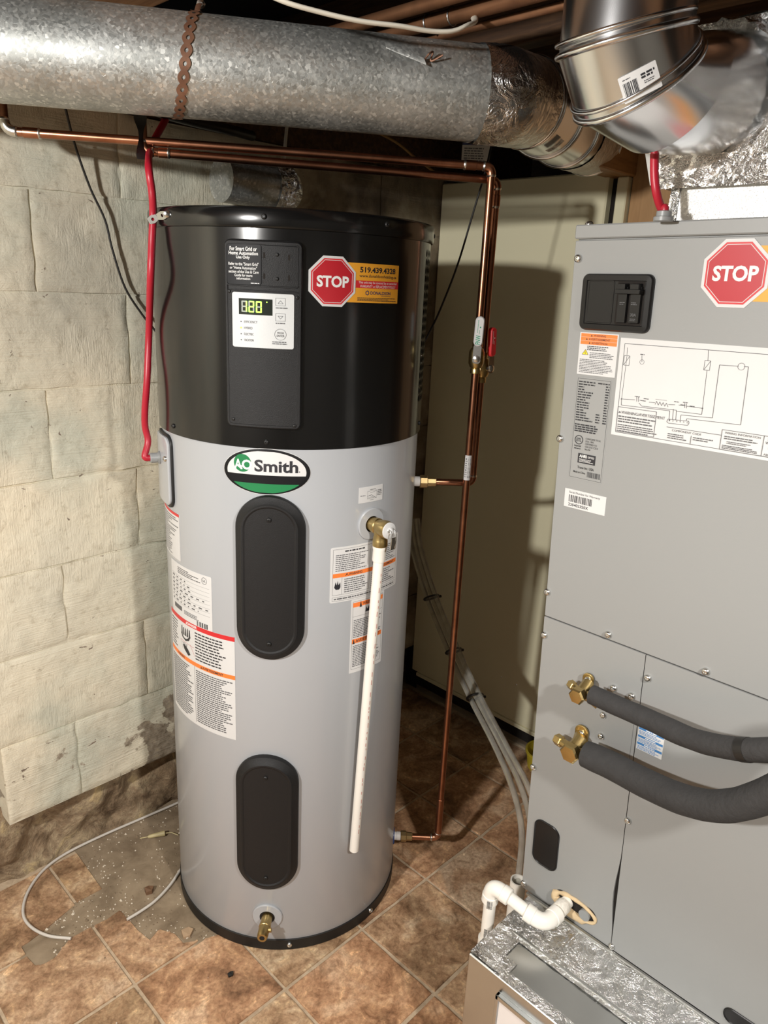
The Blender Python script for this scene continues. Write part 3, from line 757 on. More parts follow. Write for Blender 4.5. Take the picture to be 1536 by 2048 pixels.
# ---- element access covers
def cover(xl, xr, yt, yb, ym, scr):
    h0 = .017
    l_, r_ = on_tank(xl, ym, TR+.006)[0], on_tank(xr, ym, TR+.006)[0]; xm = (xl+xr)/2
    t_, b_ = on_tank(xm, yt, TR+.004)[1], on_tank(xm, yb, TR+.012)[1]
    mb = MB(); mb.plate(stadium((r_-l_), t_-b_), [(0, -.001), (0, .006), (.002, .010), (.0135, .0155), (.016, .0185), (.0195, .0185), (.0225, .0165)], tmap, ((l_+r_)/2, (t_+b_)/2), 10)
    c = mb.obj('access_cover', PLASTIC, heater, 30)
    for x, y in scr:
        s, z = on_tank(x, y, TR+.0165); put(SCREW_B, 'screw', c, tmap((l_+r_)/2, z, .0165), trad((l_+r_)/2))
cover(472, 611, 991, 1322, 1150, ((537, 1040), (536, 1288)))
cover(473, 597, 1511, 1782, 1645, ((531, 1556), (531, 1756)))

# ---- labels on the jacket
def warn_tri(p, x, y, r, m): p.poly([(x-r, y+r*1.2), (x+r, y+r*1.2), (x, y-r*1.2)], m)
st = Sticker('notice_label', tmap, avg(on_tank, (717.7, 975.5), (765.5, 967.5), (764, 999), (717, 1007)), WHT, heater, .0002, .0005)
p = st.p; p.frame(.34, .30, .72, .78, .0004, INK); p.line([(.34, .62), (.5, .55), (.72, .8)], .0006, INK); p.line([(.4, .55), (.6, .76)], .0004, INK); p.line([(.36, .7), (.66, .72)], .0004, INK); p.line([(.45, .42), (.62, .38), (.72, .32)], .0005, INK)
p.dashes(.06, .50, .27, .58, 1, INKG); p.dashes(.76, .28, .97, .68, 4, INKG); p.dashes(.44, .18, .68, .25, 1, INKG); p.dashes(.45, .84, .62, .90, 1, INKG); st.done()
b1 = avg(on_tank, (661, 1097), (795, 1063), (791, 1167), (659, 1207))
st = Sticker('relief_valve_label', tmap, b1, WHT, heater, .0002, .004)
p = st.p; p.frame(.03, .04, .97, .86, .0005, INK); p.frame(.03, .90, .97, .97, .0005, INK); p.dashes(.05, .915, .95, .955, 1, INKG, .6)
p.dashes(.17, .07, .45, .10, 1, INK, .8); p.dashes(.06, .13, .48, .44, 9, INKG, .45); p.dashes(.54, .13, .94, .44, 9, INKG, .45)
p.rect(.03, .47, .97, .545, ORG); warn_tri(p, .20, .505, .022, INK); p.text('WARNING', .225, .482, .40, .53, INK, .02); p.text('AVERTISSEMENT', .57, .482, .92, .53, INK, .02)
p.line([(.5, .12), (.5, .86)], .0005, INK); p.line([(.14, .545), (.14, .86)], .0004, INK)
p.poly([(.05, .72), (.065, .62), (.08, .68), (.09, .60), (.10, .68), (.12, .63), (.125, .72), (.11, .76), (.07, .76)], INK); p.dashes(.17, .57, .48, .84, 7, INKG, .45); p.dashes(.53, .57, .94, .84, 7, INKG, .45); st.done()
b2 = avg(on_tank, (703, 1200), (768, 1180), (761, 1323), (697, 1347))
st = Sticker('scald_label', tmap, b2, WHT, heater, .0002, .002)
p = st.p; p.frame(.05, .03, .95, .95, .0005, INK)
p.rect(.05, .045, .95, .105, ORG); warn_tri(p, .26, .075, .035, INK); p.text('WARNING', .32, .055, .68, .097, INK, .02)
p.rect(.05, .535, .95, .595, ORG); warn_tri(p, .10, .565, .03, INK); p.text('AVERTISSEMENT', .15, .545, .90, .587, INK, .02)
p.poly([(.40, .20), (.43, .13), (.46, .17), (.50, .12), (.53, .18), (.56, .14), (.57, .20)], INK); p.line([(.05, .23), (.95, .23)], .0004, INK); p.dashes(.08, .27, .92, .52, 11, INKG, .5); p.dashes(.08, .62, .92, .92, 13, INKG, .5); st.done()
def sth(deg): return math.radians(deg)*TR-0 if False else ((math.radians(deg)-TH0)*TR)
zr = lambda x, y: on_tank(x, y)[1]
# rating label, danger label, red-headed label towards the wall
rs1 = on_tank(423, 1160)[0]; st = Sticker('rating_label', tmap, (rs1-.152, zr(423, 1155), rs1, zr(424, 1268)), WHT, heater, .0002, .003, cols=16)
p = st.p; p.dashes(.25, .05, .80, .17, 4, INK, .45, .5); p.circ(.87, .10, .0075, INK, .0009, 20); p.text('UL', .845, .08, .895, .12, INK, .02)
for k in range(8): p.line([(.04, .22+.07*k), (.96, .22+.07*k)], .00035, INKG)
for k in range(7): p.dashes(.06, .235+.07*k, .95, .28+.07*k, 1, INKG, .5, .5, 1.6)
p.rect(.10, .76, .34, .84, INKG); p.dashes(.4, .78, .75, .86, 3, INKG); p.barcode(.70, .86, .92, .95, INK, 9); st.done()
ds1 = on_tank(471, 1380)[0]; dz1, dz0 = zr(470, 1275), zr(472, 1480)
st = Sticker('danger_label', tmap, (ds1-.222, dz1, ds1, dz0), WHT, heater, .0002, .001, cols=22)
p = st.p; p.rect(0, 0, 1, .042, RED); warn_tri(p, .385, .021, .011, WTXT); p.text('DANGER', .40, .009, .55, .034, WTXT, .03)
p.rect(0, .365, 1, .405, ORG); warn_tri(p, .60, .386, .010, INK); p.text('AVERTISSEMENT', .615, .373, .87, .397, INK, .03); p.text('WARNING', .18, .373, .33, .397, INK, .03)
p.dashes(.52, .06, .98, .34, 10, INK, .45, .35); p.dashes(.03, .06, .20, .34, 10, INKG, .45, .35)
for k in range(5): p.poly([(.28+.035*k, .16), (.285+.035*k, .08+.01*(k % 2)), (.30+.035*k, .07+.012*(k % 3)), (.305+.035*k, .16)], INK)
p.poly([(.27, .15), (.45, .14), (.42, .19), (.36, .21), (.30, .19)], INK)
p.poly([(.30, .26), (.34, .25), (.40, .28), (.44, .32), (.40, .34), (.33, .30)], INK); p.line([(.33, .26), (.30, .235)], .0016, INK); p.line([(.35, .27), (.34, .23)], .0016, INK); p.line([(.37, .27), (.38, .235)], .0016, INK)
p.line([(.26, .22), (.50, .23)], .0005, RED); p.line([(.44, .22), (.51, .31)], .0005, RED); p.line([(.26, .22), (.30, .30)], .0004, INKG)
p.line([(.50, .405), (.50, .97)], .0006, INK); p.dashes(.03, .43, .48, .96, 24, INKG, .5); p.dashes(.52, .43, .98, .96, 26, INKG, .5); st.done()
rs = on_tank(360, 1060)[0]; st = Sticker('caution_label', tmap, (rs-.14, zr(359, 1029), rs, zr(362, 1125)), WHT, heater, .0002, .003, cols=14)
p = st.p; p.rect(.01, .01, .99, .07, RED); p.frame(.01, .01, .99, .985, .0005, INK); p.dashes(.05, .10, .97, .95, 20, INKG, .5, .5); st.done()

# ---- wiring box cover with black gasket, cable connector
js = on_tank(347, 930)[0]; jz1, jz0 = 1.192, on_tank(349, 1018)[1]
JC = (js-.055, (jz0+jz1)/2)
mb = MB(); mb.plate(rrect(.112, jz1-jz0, .022), [(0, 0), (0, .004), (.001, .005)], tmap, JC, 10); mb.obj('gasket', BLK, heater, 30)
mb = MB(); mb.plate(rrect(.102, jz1-jz0-.010, .018), [(0, .004), (0, .008), (.003, .010)], tmap, JC, 10); jb = mb.obj('wiring_cover', TANKG, heater, 30)
s, z = JC[0]-.006, on_tank(322, 905)[1]
cn = tmap(s, z, .008); cdv = trad(s)
CONN = Vector((TX, TY, 0))+cn+cdv*.022
mb = MB(); mb.lathe(cn, cdv, [(.0135, 0), (.0135, .004), (.0115, .005), (.0115, .006), (.0105, .007), (.0105, .020), (.009, .022)], 20); mb.obj('cable_connector', GREYC, jb, 30)
put(SCREW_S, 'screw', jb, tmap(JC[0]+.04, on_tank(338, 915)[1], .010), trad(JC[0]+.04))

# ---- drain cock
s, z = on_tank(535, 1832)
mb = MB(); mb.plate(disc(.0345), [(0, 0), (0, .003), (.002, .0045), (.017, .0045), (.0172, -.004)], tmap, (s, z), 10, cap=False); mb.obj('drain_collar', TANKG, heater, 30)
mb = MB(); mb.plate(disc(.018), [(0, .001)], tmap, (s, z), 8); mb.obj('drain_recess', DARK, heater)
dv = trad(s); org = tmap(s, z, -.005)
mb = MB(); mb.lathe(org, dv, [(.0125, 0), (.0125, .03), (.0135, .031), (.0135, .038), (.0125, .039), (.0125, .058), (.0118, .062), (.0105, .066), (.0060, .066), (.0055, .055)], 20)
dr = mb.obj('drain_valve', BRASS, heater, 30)
mb = MB(); u, v, a = basis(dv); mb.rod(org+a*.046, org+a*.046+u*.017+v*.004, .005, 10); mb.obj('valve_stem', BRASS, dr)
mb = MB(); mb.lathe(org, dv, [(.0056, .0652), (.0001, .0652)], 14, False, False); mb.obj('outlet_bore', DARK, dr)

# ---- temperature and pressure relief valve
s, z = on_tank(742, 1047)
mb = MB(); mb.plate(disc(.0335), [(0, 0), (0, .003), (.002, .0045), (.0165, .0045), (.0167, -.004)], tmap, (s, z), 10, cap=False); mb.obj('valve_collar', TANKG, heater, 30)
mb = MB(); mb.plate(disc(.0175), [(0, .001)], tmap, (s, z), 8); mb.obj('valve_recess', DARK, heater)
dv = trad(s); org = tmap(s, z, -.004); u, v, a = basis(dv)
mb = MB(); mb.lathe(org, dv, [(.0145, 0), (.0145, .016), (.0165, .018), (.0165, .026), (.0150, .028), (.0155, .034), (.0175, .040), (.0180, .052), (.0172, .058)], 22)
VB = org+dv*.034
mb.lathe(VB+Vector((0, 0, .004)), (0, 0, -1), [(.0140, 0), (.0145, .012), (.0135, .020), (.0150, .030), (.0155, .032), (.0155, .042), (.0140, .044)], 20)
tpv = mb.obj('relief_valve', BRASS, heater, 30)
mb = MB(); mb.lathe(org+dv*.058, dv, [(.0170, 0), (.0165, .002), (.008, .004), (.004, .010)], 20); mb.obj('valve_cap', WHT, tpv, 30)
side = Vector((-dv.y, dv.x, 0))
mb = MB()
LB = org+dv*.064
for sg in (-1, 1): mb.box((-.0012, -.0008, 0), (.0012, .0008, .0001))
mb = MB(); rows = []
for w_ in (-.0055, .0055):
    mb.tube([LB+side*w_+Vector((0, 0, .004)), LB+side*w_+dv*.006+Vector((0, 0, .002)), LB+side*w_+dv*.010-Vector((0, 0, .014)), LB+side*w_+dv*.008-Vector((0, 0, .034))], .0012, 6)
mb.loft([[LB+side*w_+dv*.010-Vector((0, 0, .010)) for w_ in (-.006, .006)], [LB+side*w_+dv*.0105-Vector((0, 0, .020)) for w_ in (-.006, .006)], [LB+side*w_+dv*.008-Vector((0, 0, .036)) for w_ in (-.006, .006)]], False)
mb.rod(LB+side*-.008, LB+side*.008, .0025, 8)
mb.obj('test_lever', STEEL, tpv, 30)
# discharge pipe hanging from it (a pipe of its own)
VBW = Vector((TX, TY, 0))+VB
top = VBW-Vector((0, 0, .036)); sE, zE = on_tank(708, 1700, TR+.016); end = Vector((TX, TY, 0))+tmap(sE, zE, .016)
dp = thing('discharge_pipe', 'white plastic discharge pipe hanging down the front of the grey tank', 'pipe', end)
d = (end-top).normalized()
mb = MB(); mb.rod(top+d*.03, end, .0108, 20, bev=.001); mb.obj('pipe', PVC, dp)
mb = MB(); mb.lathe(top-d*.004, d, [(.0135, 0), (.0145, .002), (.0145, .012), (.0135, .014), (.0135, .036), (.0125, .040)], 20); mb.obj('threaded_adapter', PVC, dp, 30)
# red print running down the pipe
u, v, a = basis(d); vdir = (CAMPOS-(top+end)/2); vdir = (vdir-a*vdir.dot(a)).normalized(); wdir = a.cross(vdir)
def pmap(s_, z_, h_):
    an = s_/.0108; return top+a*z_+(vdir*math.cos(an)+wdir*math.sin(an))*(.0109+h_)
p = Print(pmap, (-.0105, .05, -.0045, .70), 0); rp = random.Random(4)
zz = .06
while zz < .69:
    e = zz+rp.uniform(.004, .012); f0, f1 = (zz-.05)/.65, (e-.05)/.65; x = rp.uniform(.2, .6); p.rect(x, f0, x+.25, f1, M('pipe_print', (.55, .22, .18), .6), .0001); zz = e+rp.uniform(.003, .02)
p.build(dp, 'printing')

# ================================================================== COPPER WATER PIPES
PR = .0080
def bend(p0, c, p1, r=.018, n=6):
    p0, c, p1 = Vector(p0), Vector(c), Vector(p1); a = c+(p0-c).normalized()*r; b = c+(p1-c).normalized()*r
    return [a*(1-t)**2+c*2*t*(1-t)+b*t*t for t in [k/n for k in range(n+1)]]
def elbow(root, p0, c, p1, r=.017, mat=COPPER):
    e = bend(p0, c, p1, r); mb = MB(); mb.tube(e, PR+.0014, 16); o = mb.obj('elbow', mat, root, 40)
    for q, w_ in ((e[0], (e[0]-e[1])), (e[-1], (e[-1]-e[-2]))):
        m2 = MB(); m2.lathe(q-w_.normalized()*.0015, w_, [(PR+.0016, 0), (PR+.0019, .0015), (PR+.0003, .0042)], 16); m2.obj('solder_joint', SOLDER, o, 40)
    return e[0], e[-1]
def run(root, a, b, name='pipe_run', mat=COPPER, r=PR):
    mb = MB(); mb.rod(a, b, r, 18); return mb.obj(name, mat, root, 40)
def coupling(root, p, d, L=.03, sol=(0, 1)):
    d = Vector(d).normalized(); p = Vector(p); mb = MB(); mb.lathe(p-d*L/2, d, [(PR+.0004, 0), (PR+.0014, .001), (PR+.0014, L-.001), (PR+.0004, L)], 16); o = mb.obj('coupling', COPPER, root, 40)
    for k in sol:
        e = p+d*L*(k-.5); s_ = d if k else -d; m2 = MB(); m2.lathe(e-s_*.002, s_, [(PR+.0019, 0), (PR+.0021, .0016), (PR+.0003, .0045)], 16); m2.obj('solder_joint', SOLDER, o, 40)
def ball_valve(root, z, P, hmat, facing, tilt, deco, txt=None):
    P = Vector((P[0], P[1], z)); mb = MB()
    mb.lathe(P-Vector((0, 0, .034)), (0, 0, 1), [(PR+.0006, 0), (.0115, .001), (.0115, .010), (.0105, .012), (.0135, .014), (.0170, .022), (.0170, .046), (.0135, .054), (.0105, .056), (.0115, .058), (.0115, .067), (PR+.0006, .068)], 18)
    bdy = mb.obj('ball_valve', BRASS, root, 30)
    f = Vector(facing).normalized(); sd = Vector((0, 0, 1)).cross(f).normalized(); S0 = P+f*.022
    mb = MB(); mb.rod(P+f*.010, P+f*.026, .0065, 12); mb.lathe(P+f*.025, f, [(.0075, 0), (.0075, .004), (.003, .006)], 8); mb.obj('stem_nut', STEEL, bdy, 30)
    up = (Vector((0, 0, 1))+sd*tilt).normalized(); rt = up.cross(f).normalized()
    mp = lambda s_, z_, h_: P+f*(.024+h_)+rt*s_+up*z_
    mb = MB(); mb.plate(rrect(.017, .040, .006), [(0, 0), (0, .0022)], mp, (0, .010), 3); mb.obj('lever_arm', STEEL, bdy, 30)
    mb = MB(); mb.plate(rrect(.0195, .062, .008 if hmat is not WHT else .0095), [(0, -.003), (0, .003), (.002, .006)], mp, (0, .057), 4); hd = mb.obj('handle', hmat, bdy, 30)
    p = Print(mp, (-.0098, .088, .0098, .026), .006)
    if txt: p.text(txt, .20, .62, .72, .93, deco, .02, 90)
    p.dashes(.30, .12, .38, .55, 10, deco, .7, .2); p.circ(.6, .36, .0016, deco, None, 10); p.dashes(.52, .45, .58, .58, 4, deco, .7, .2)
    p.build(hd)
    return bdy
PA = Vector((1.300, .999)); fw2 = Vector((_fw.x, _fw.y)).normalized(); rt2 = Vector((fw2.y, -fw2.x))
PB = PA+rt2*.017+fw2*.030
camdir = Vector((-PA.x, -PA.y, 0)).normalized()
# cold pipe: from the low port up past the white handled valve, then along under the duct
cold = thing('copper_pipe', 'copper water pipe with white-handled valve, from low tank port up past the duct', 'pipe', (PA.x, PA.y, 0))
zc = on(882, 1680, 0, PA.x).z; z1 = on(978, 334, 0, PA.x).z
thc = math.atan2(PA.y-TY, PA.x-TX); rdir = Vector((math.cos(thc), math.sin(thc), 0)); port = Vector((TX, TY, zc))+rdir*(TR+.001)
A0 = Vector((PA.x, PA.y, zc)); A1 = Vector((PA.x, PA.y, z1))
mb = MB(); mb.lathe(port-rdir*.002, rdir, [(.021, 0), (.021, .003)], 24); mb.obj('washer', M('blue_washer', (.03, .07, .22), .3), cold, 30)
mb = MB(); mb.lathe(port, rdir, [(.0105, 0), (.0105, .007), (.0112, .008), (.0112, .018), (.0105, .019)], 18); mb.obj('sealing_tape', PTFE, cold, 30)
mb = MB(); mb.lathe(port+rdir*.018, rdir, [(.0135, 0), (.0140, .001), (.0140, .014), (.0110, .016), (.0105, .030), (.0095, .031)], 8); mb.obj('brass_adapter', BRASSD, cold, 20)
e0, e1 = elbow(cold, port, A0, A1)
run(cold, port+rdir*.046, e0); zs = on(885, 1600, 0, PA.x).z
mb = MB(); mb.lathe(e1, (0, 0, 1), [(PR+.0014, 0), (PR+.0014, zs-e1.z), (PR+.0004, zs-e1.z+.001)], 16); mb.obj('long_coupling', COPPER, cold, 40)
zv = on(956, 716, 0, PA.x).z
run(cold, e1, (PA.x, PA.y, zv-.03))
vf = (camdir*.9+rt2.to_3d()*.45)
ball_valve(cold, zv, PA, WHT, camdir, 0.02, M('print_green', (.02, .30, .18), .5), 'FNW')
L1 = on(30, 261, 2, z1+.002)
e2, e3 = elbow(cold, A0, A1, L1)
run(cold, (PA.x, PA.y, zv+.03), e2)
dl = (L1-e3).normalized()
coupling(cold, e3+dl*.028, dl, .024, (1,))
LE = on(10, 262, 2, z1+.002); e4, e5 = elbow(cold, e3, LE, LE+Vector((0, 0, .2)), .02, SOLDER)
run(cold, e3, e4); coupling(cold, e4-dl*.026, dl, .03, (0,)); run(cold, e5, LE+Vector((0, 0, .2)))
# paper barcode on the riser
zb0, zb1 = on(926, 957, 0, PA.x).z, on(930, 908, 0, PA.x).z
def bmap(s_, z_, h_):
    a0 = math.atan2(camdir.y, camdir.x)+s_/PR; return Vector((PA.x+(PR+h_)*math.cos(a0), PA.y+(PR+h_)*math.sin(a0), z_))
mb = MB(); mb.plate(rrect(.016, zb1-zb0, .001, 2), [(0, .0002), (0, .0005)], bmap, (0, (zb0+zb1)/2), 8); bs = mb.obj('barcode_sticker', WHT, cold, 30)
p = Print(bmap, (-.007, zb1, .007, zb0), .0006); p.dashes(.1, .1, .4, .9, 9, INKG, .5)
for k in range(16): p.rect(.55, .08+.053*k, .92, .08+.053*k+random.choice((.015, .025, .034)), INK)
p.build(bs)
# hot pipe: from the upper port, red handled valve
hot = thing('copper_pipe', 'copper water pipe with red-handled valve, from upper tank port up behind its twin', 'pipe', (PB.x, PB.y, 0))
zh = on(938, 964, 0, PB.x).z; thh = math.atan2(PB.y-TY, PB.x-TX); rdir = Vector((math.cos(thh), math.sin(thh), 0)); port = Vector((TX, TY, zh))+rdir*(TR+.001)
B0 = Vector((PB.x, PB.y, zh)); zt = on(988, 361, 0, PB.x).z; B1 = Vector((PB.x, PB.y, zt))
mb = MB(); mb.lathe(port, rdir, [(.0105, 0), (.0115, .002), (.0115, .014), (.0105, .015)], 18); mb.obj('sealing_tape', PTFE, hot, 30)
mb = MB(); mb.lathe(port+rdir*.013, rdir, [(.0150, 0), (.0155, .001), (.0155, .016), (.0120, .018), (.0115, .036), (.0095, .037)], 8); mb.obj('brass_adapter', BRASSD, hot, 20)
e0, e1 = elbow(hot, port, B0, B1); run(hot, port+rdir*.048, e0)
zv = on(966, 735, 0, PB.x).z
run(hot, e1, (PB.x, PB.y, zv-.03)); ball_valve(hot, zv, PB, RED, (camdir+rt2.to_3d()*1.1), -.06, WTXT)
L2 = on(300, 310, 2, zt+.004); e2, e3 = elbow(hot, B0, B1, L2); run(hot, (PB.x, PB.y, zv+.03), e2)
coupling(hot, (PB.x, PB.y, zt-.04), (0, 0, 1), .024, (0,))
dl = (L2-e3).normalized(); LE2 = on(287, 303, 2, zt+.004); e4, e5 = elbow(hot, e3, LE2, LE2+Vector((0, 0, .1))); run(hot, e3, e4); coupling(hot, e4-dl*.02, dl, .02, (0,)); run(hot, e5, LE2+Vector((0, 0, .18)))
# black tape holding the elbow
tp_ = thing('tape_hanger', 'twisted black tape holding up the copper elbow left of the tank', 'tape', LE2)
mb = MB(); rows = []
for k in range(19):
    t = k/18; c = LE2+Vector((-.010, -.012, -.016+.14*t)); tw = .5+2.2*math.sin(t*7)*.35; wv = .009+.003*math.sin(t*15)
    dx = rt2.to_3d()*math.cos(tw)*wv+fw2.to_3d()*math.sin(tw)*wv
    rows.append([c-dx, c-fw2.to_3d()*.002, c+dx, c+fw2.to_3d()*.002])
mb.loft(rows, True, True, True); mb.obj('tape', BLKC, tp_, 50)

# ================================================================== LARGE ROUND DUCT AND HANGER STRAP
DR = .0762
D0, D1 = Vector((.499, 1.363, 1.826)), Vector((1.188, .908, 1.832)); dd = (D1-D0).normalized()
duct = thing('round_duct', 'dull spangled galvanised round duct running over the tank, with bright elbow at its end', 'duct', (D0+D1)/2)
DS = D0-dd*.45; DE = D1-dd*.02
mb = MB(); mb.rod(DS, DE, DR, 64); mb.obj('duct_pipe', GALV, duct, 50)
mb = MB(); u, v, a = basis(dd)
sa = PI*.62; sv = (u*math.cos(sa)+v*math.sin(sa))
mb.obj('seam', GALV, duct) if False else None
# gored elbow turning away from the viewer
def ring(c, t, r, n=40):
    u, v, a = basis(t); return [c+(u*math.cos(2*PI*k/n)+v*math.sin(2*PI*k/n))*r for k in range(n)]
def gores(root, pts, r, mats, name='elbow_section', bead=.0035, r_end=None, skip=()):
    pts = [Vector(p) for p in pts]; T = []
    for i in range(len(pts)):
        a = pts[max(0, i-1)]; b = pts[min(len(pts)-1, i+1)]; T.append((b-a).normalized())
    R_ = [r+(0 if r_end is None else (r_end-r)*i/(len(pts)-1)) for i in range(len(pts))]
    out = []
    for i in range(len(pts)-1):
        mb = MB(); mb.loft([ring(pts[i], T[i], R_[i]), ring(pts[i+1], T[i+1], R_[i+1]-.0008)]); o = mb.obj(name, mats, root, 50); out.append(o)
        if i > 0 and i not in skip:
            m2 = MB(); m2.tube(ring(pts[i], T[i], R_[i]+.001), bead, 8, closed=True); m2.obj('bead', mats, o, 60)
            m3 = MB(); m3.tube(ring(pts[i]+T[i]*.011, T[i], R_[i]+.0002), bead*.6, 8, closed=True); m3.obj('bead', mats, o, 60)
    return out
q1 = at_depth(1054, 206, 1.415); q2 = at_depth(1092, 233, 1.515); q3 = at_depth(1128, 257, 1.64); q4 = at_depth(1180, 282, 1.86); q5 = at_depth(1262, 296, 2.55); q6 = at_depth(1300, 302, 3.1)
secs = gores(duct, [D1-dd*.06, q1, q2, q3, q4, q6], DR+.0015, DUCT)
def crinkle_band(root, pts, r, mat, amp=.0018, name='foil_tape', n=64, sub=10, sc=60):
    pts = [Vector(p) for p in pts]; path = []
    for a, b in zip(pts, pts[1:]): path += [a+(b-a)*k/sub for k in range(sub)]
    path.append(pts[-1]); mb = MB(); rows = []
    for i, c in enumerate(path):
        t = (path[min(i+1, len(path)-1)]-path[max(0, i-1)]); rg = ring(c, t, 1, n)
        rows.append([c+(p_-c)*(r+amp*(.6+noise.noise(p_*9+c*sc)+.5*noise.noise(c*sc*2.3+p_*23))) for p_ in rg])
    mb.loft(rows); return mb.obj(name, mat, root, 25)
crinkle_band(duct, [D1-dd*.045, D1, q1-(q1-D1)*.15], DR+.0025, FOIL2, .0014)
crinkle_band(duct, [q3+(q4-q3)*.25, q4], DR+.0022, FOIL, .0016)
# sticker on an elbow section
def curved_sticker(root, c, nrm, axis, W, H, rc_, seed):
    nrm = Vector(nrm).normalized(); axis = Vector(axis).normalized(); c1_ = axis.cross(nrm).normalized()
    if c1_.dot(_rt) < 0: c1_ = -c1_
    a1_ = nrm.cross(c1_)
    mp = lambda s_, z_, h_: c-nrm*rc_+(nrm*math.cos(s_/rc_)+c1_*math.sin(s_/rc_))*(rc_+h_)+a1_*z_
    mb = MB(); mb.plate(rrect(W, H, .001, 2), [(0, .0004), (0, .0008)], mp, (0, 0), 12); o = mb.obj('barcode_sticker', WHT, root, 30)
    p = Print(mp, (-W/2, H/2, W/2, -H/2), .0009); p.barcode(.08, .28, .46, .78, INK, 12, seed); p.dashes(.1, .12, .35, .2, 1, INKG); p.dashes(.12, .82, .42, .9, 1, INKG)
    p.dashes(.56, .2, .94, .42, 2, INK, .7); p.dashes(.6, .48, .9, .62, 2, INKG); p.dashes(.66, .7, .9, .85, 1, INK, .8); p.build(o)
def axis_hit(px, py, c, t, r):
    d = ray(px, py).normalized(); t = t.normalized(); A = d-t*d.dot(t); B = (CAMPOS-c)-t*(CAMPOS-c).dot(t)
    a_ = A.dot(A); b_ = 2*A.dot(B); c_ = B.dot(B)-r*r; q_ = (-b_-math.sqrt(max(0, b_*b_-4*a_*c_)))/(2*a_); P = CAMPOS+d*q_
    n_ = (P-c)-t*(P-c).dot(t); return P, n_.normalized()
P_, n_ = axis_hit(1110, 292, (q2+q3)*.5, q3-q2, DR+.002); curved_sticker(secs[2], P_+n_*.0006, n_, q3-q2, .036, .026, DR+.002, 5)
# perforated copper hanger strap round the duct
sp = on(375, 120, 0, .70); ts = ((at_depth(372, 128, 1.2)-D0).dot(dd))
SC = D0+dd*ts; strap = thing('hanger_strap', 'perforated copper strap hanging the round duct from the ceiling', 'strap', SC)
view = (CAMPOS-SC); view = (view-dd*view.dot(dd)).normalized(); up_ = dd.cross(view)
if up_.z < 0: up_ = -up_
axr = dd
cell = .0185
def smap(w_, L_, h_):   # along the strap over the front of the duct; w across
    an = L_/(DR+.002)
    return SC+axr*(w_+.0125*L_/DR)+(up_*math.sin(an)+view*math.cos(an))*(DR+.0022+h_)
mb = MB(); rows_n = 12
L0 = -.135
for c in range(14):
    Lc = L0+cell*(c+.5)
    out = []; inn = []
    for k in range(20):
        t = 2*PI*k/20; cx, cy = math.cos(t), math.sin(t); 
        wv = .0092 if abs(cy) < .75 else .0064
        q = 1/max(abs(cx), abs(cy)); ox, oy = cx*q, cy*q
        hw = .0062+.0030*math.cos(oy*PI/2)**2
        out.append(smap(ox*hw, Lc+oy*cell/2, 0)); inn.append(smap(cx*.0030, Lc+cy*.0034, 0))
    o2 = [p_ for p_ in out]
    mb.loft([out, inn], True)
mb.obj('perforated_band', STRAPC, strap, 30)
topP = smap(0, L0+cell*14, 0)
ce = at_depth(402, 8, (topP-CAMPOS).dot(_fw)+.02)
mb = MB(); mb.tube(smooth_path([topP, topP+(ce-topP)*.5+Vector((0, 0, .004)), ce]), .0045, 8, flat=.25); mb.obj('twisted_end', STRAPC, strap, 40)
mb = MB(); mb.lathe(ce, (CAMPOS-ce).normalized(), [(.007, 0), (.007, .003), (.003, .006)], 12); mb.obj('screw', STEEL, strap, 30)
mb = MB(); mb.box((ce.x-.1, ce.y+.0, ce.z-.012), (ce.x+.3, ce.y+.03, ce.z+.25)); 

# loose end of strapping on the duct
SB = at_depth(840, 108, 1.33); sct = (SB-D0).dot(dd); SB2 = D0+dd*sct
cl = thing('duct_clip', 'bent grey sheet metal clip lying on top of the round duct', 'clip', SB2+Vector((0, 0, DR)))
def dmap(px, py, h_):
    # point on the duct surface under a sight line
    d = ray(px, py).normalized(); w0 = CAMPOS-D0; A = d-dd*d.dot(dd); B = w0-dd*w0.dot(dd)
    a_ = A.dot(A); b_ = 2*A.dot(B); c_ = B.dot(B)-(DR+h_)**2; dis = max(0, b_*b_-4*a_*c_); t = (-b_-math.sqrt(dis))/(2*a_); return CAMPOS+d*t
mb = MB(); pts = [(768, 82, .001), (800, 96, .006), (830, 108, .009), (848, 116, .012)]
top_ = [dmap(x, y, h_) for x, y, h_ in pts]; bot_ = [dmap(x+4, y+11, h_+.001) for x, y, h_ in pts]
mb.loft([top_, bot_], False); mb.loft([bot_, [p_+Vector((0, 0, -.002)) for p_ in bot_]], False); mb.obj('strip', GALV, cl, 40)
mb = MB(); mb.tube(smooth_path([dmap(850, 118, .004), dmap(858, 108, .02), dmap(866, 104, .012), dmap(862, 122, .004), dmap(886, 110, .016)]), .0016, 6); mb.obj('wire_tie', STRAPC, cl, 40)

# ================================================================== VERTICAL BRIGHT DUCT
vd = [at_depth(1256, -160, .852), at_depth(1250, 80, .874), at_depth(1278, 155, .892), at_depth(1345, 182, .925), at_depth(1420, 188, .962), at_depth(1500, 188, 1.0)]
VX = at_depth(1250, 80, .874)
vduct = thing('round_duct', 'shiny bright metal round duct dropping from ceiling and elbowing into foil plenum', 'duct', VX)
hr = (vd[5]-VX); hr = Vector((hr.x, hr.y, 0)).normalized()
tl = lambda a: Vector((0, 0, -1))*math.cos(math.radians(a))+hr*math.sin(math.radians(a))
RV = DR+.0016
refv = Vector((0, 0, 1)).cross(hr)
def ring(c, t, r, n=40, _r0=ring):
    if refv is None: return _r0(c, t, r, n)
    u_ = refv; v_ = Vector(t).normalized().cross(u_); return [Vector(c)+(u_*math.cos(2*PI*k/n)+v_*math.sin(2*PI*k/n))*r for k in range(n)]
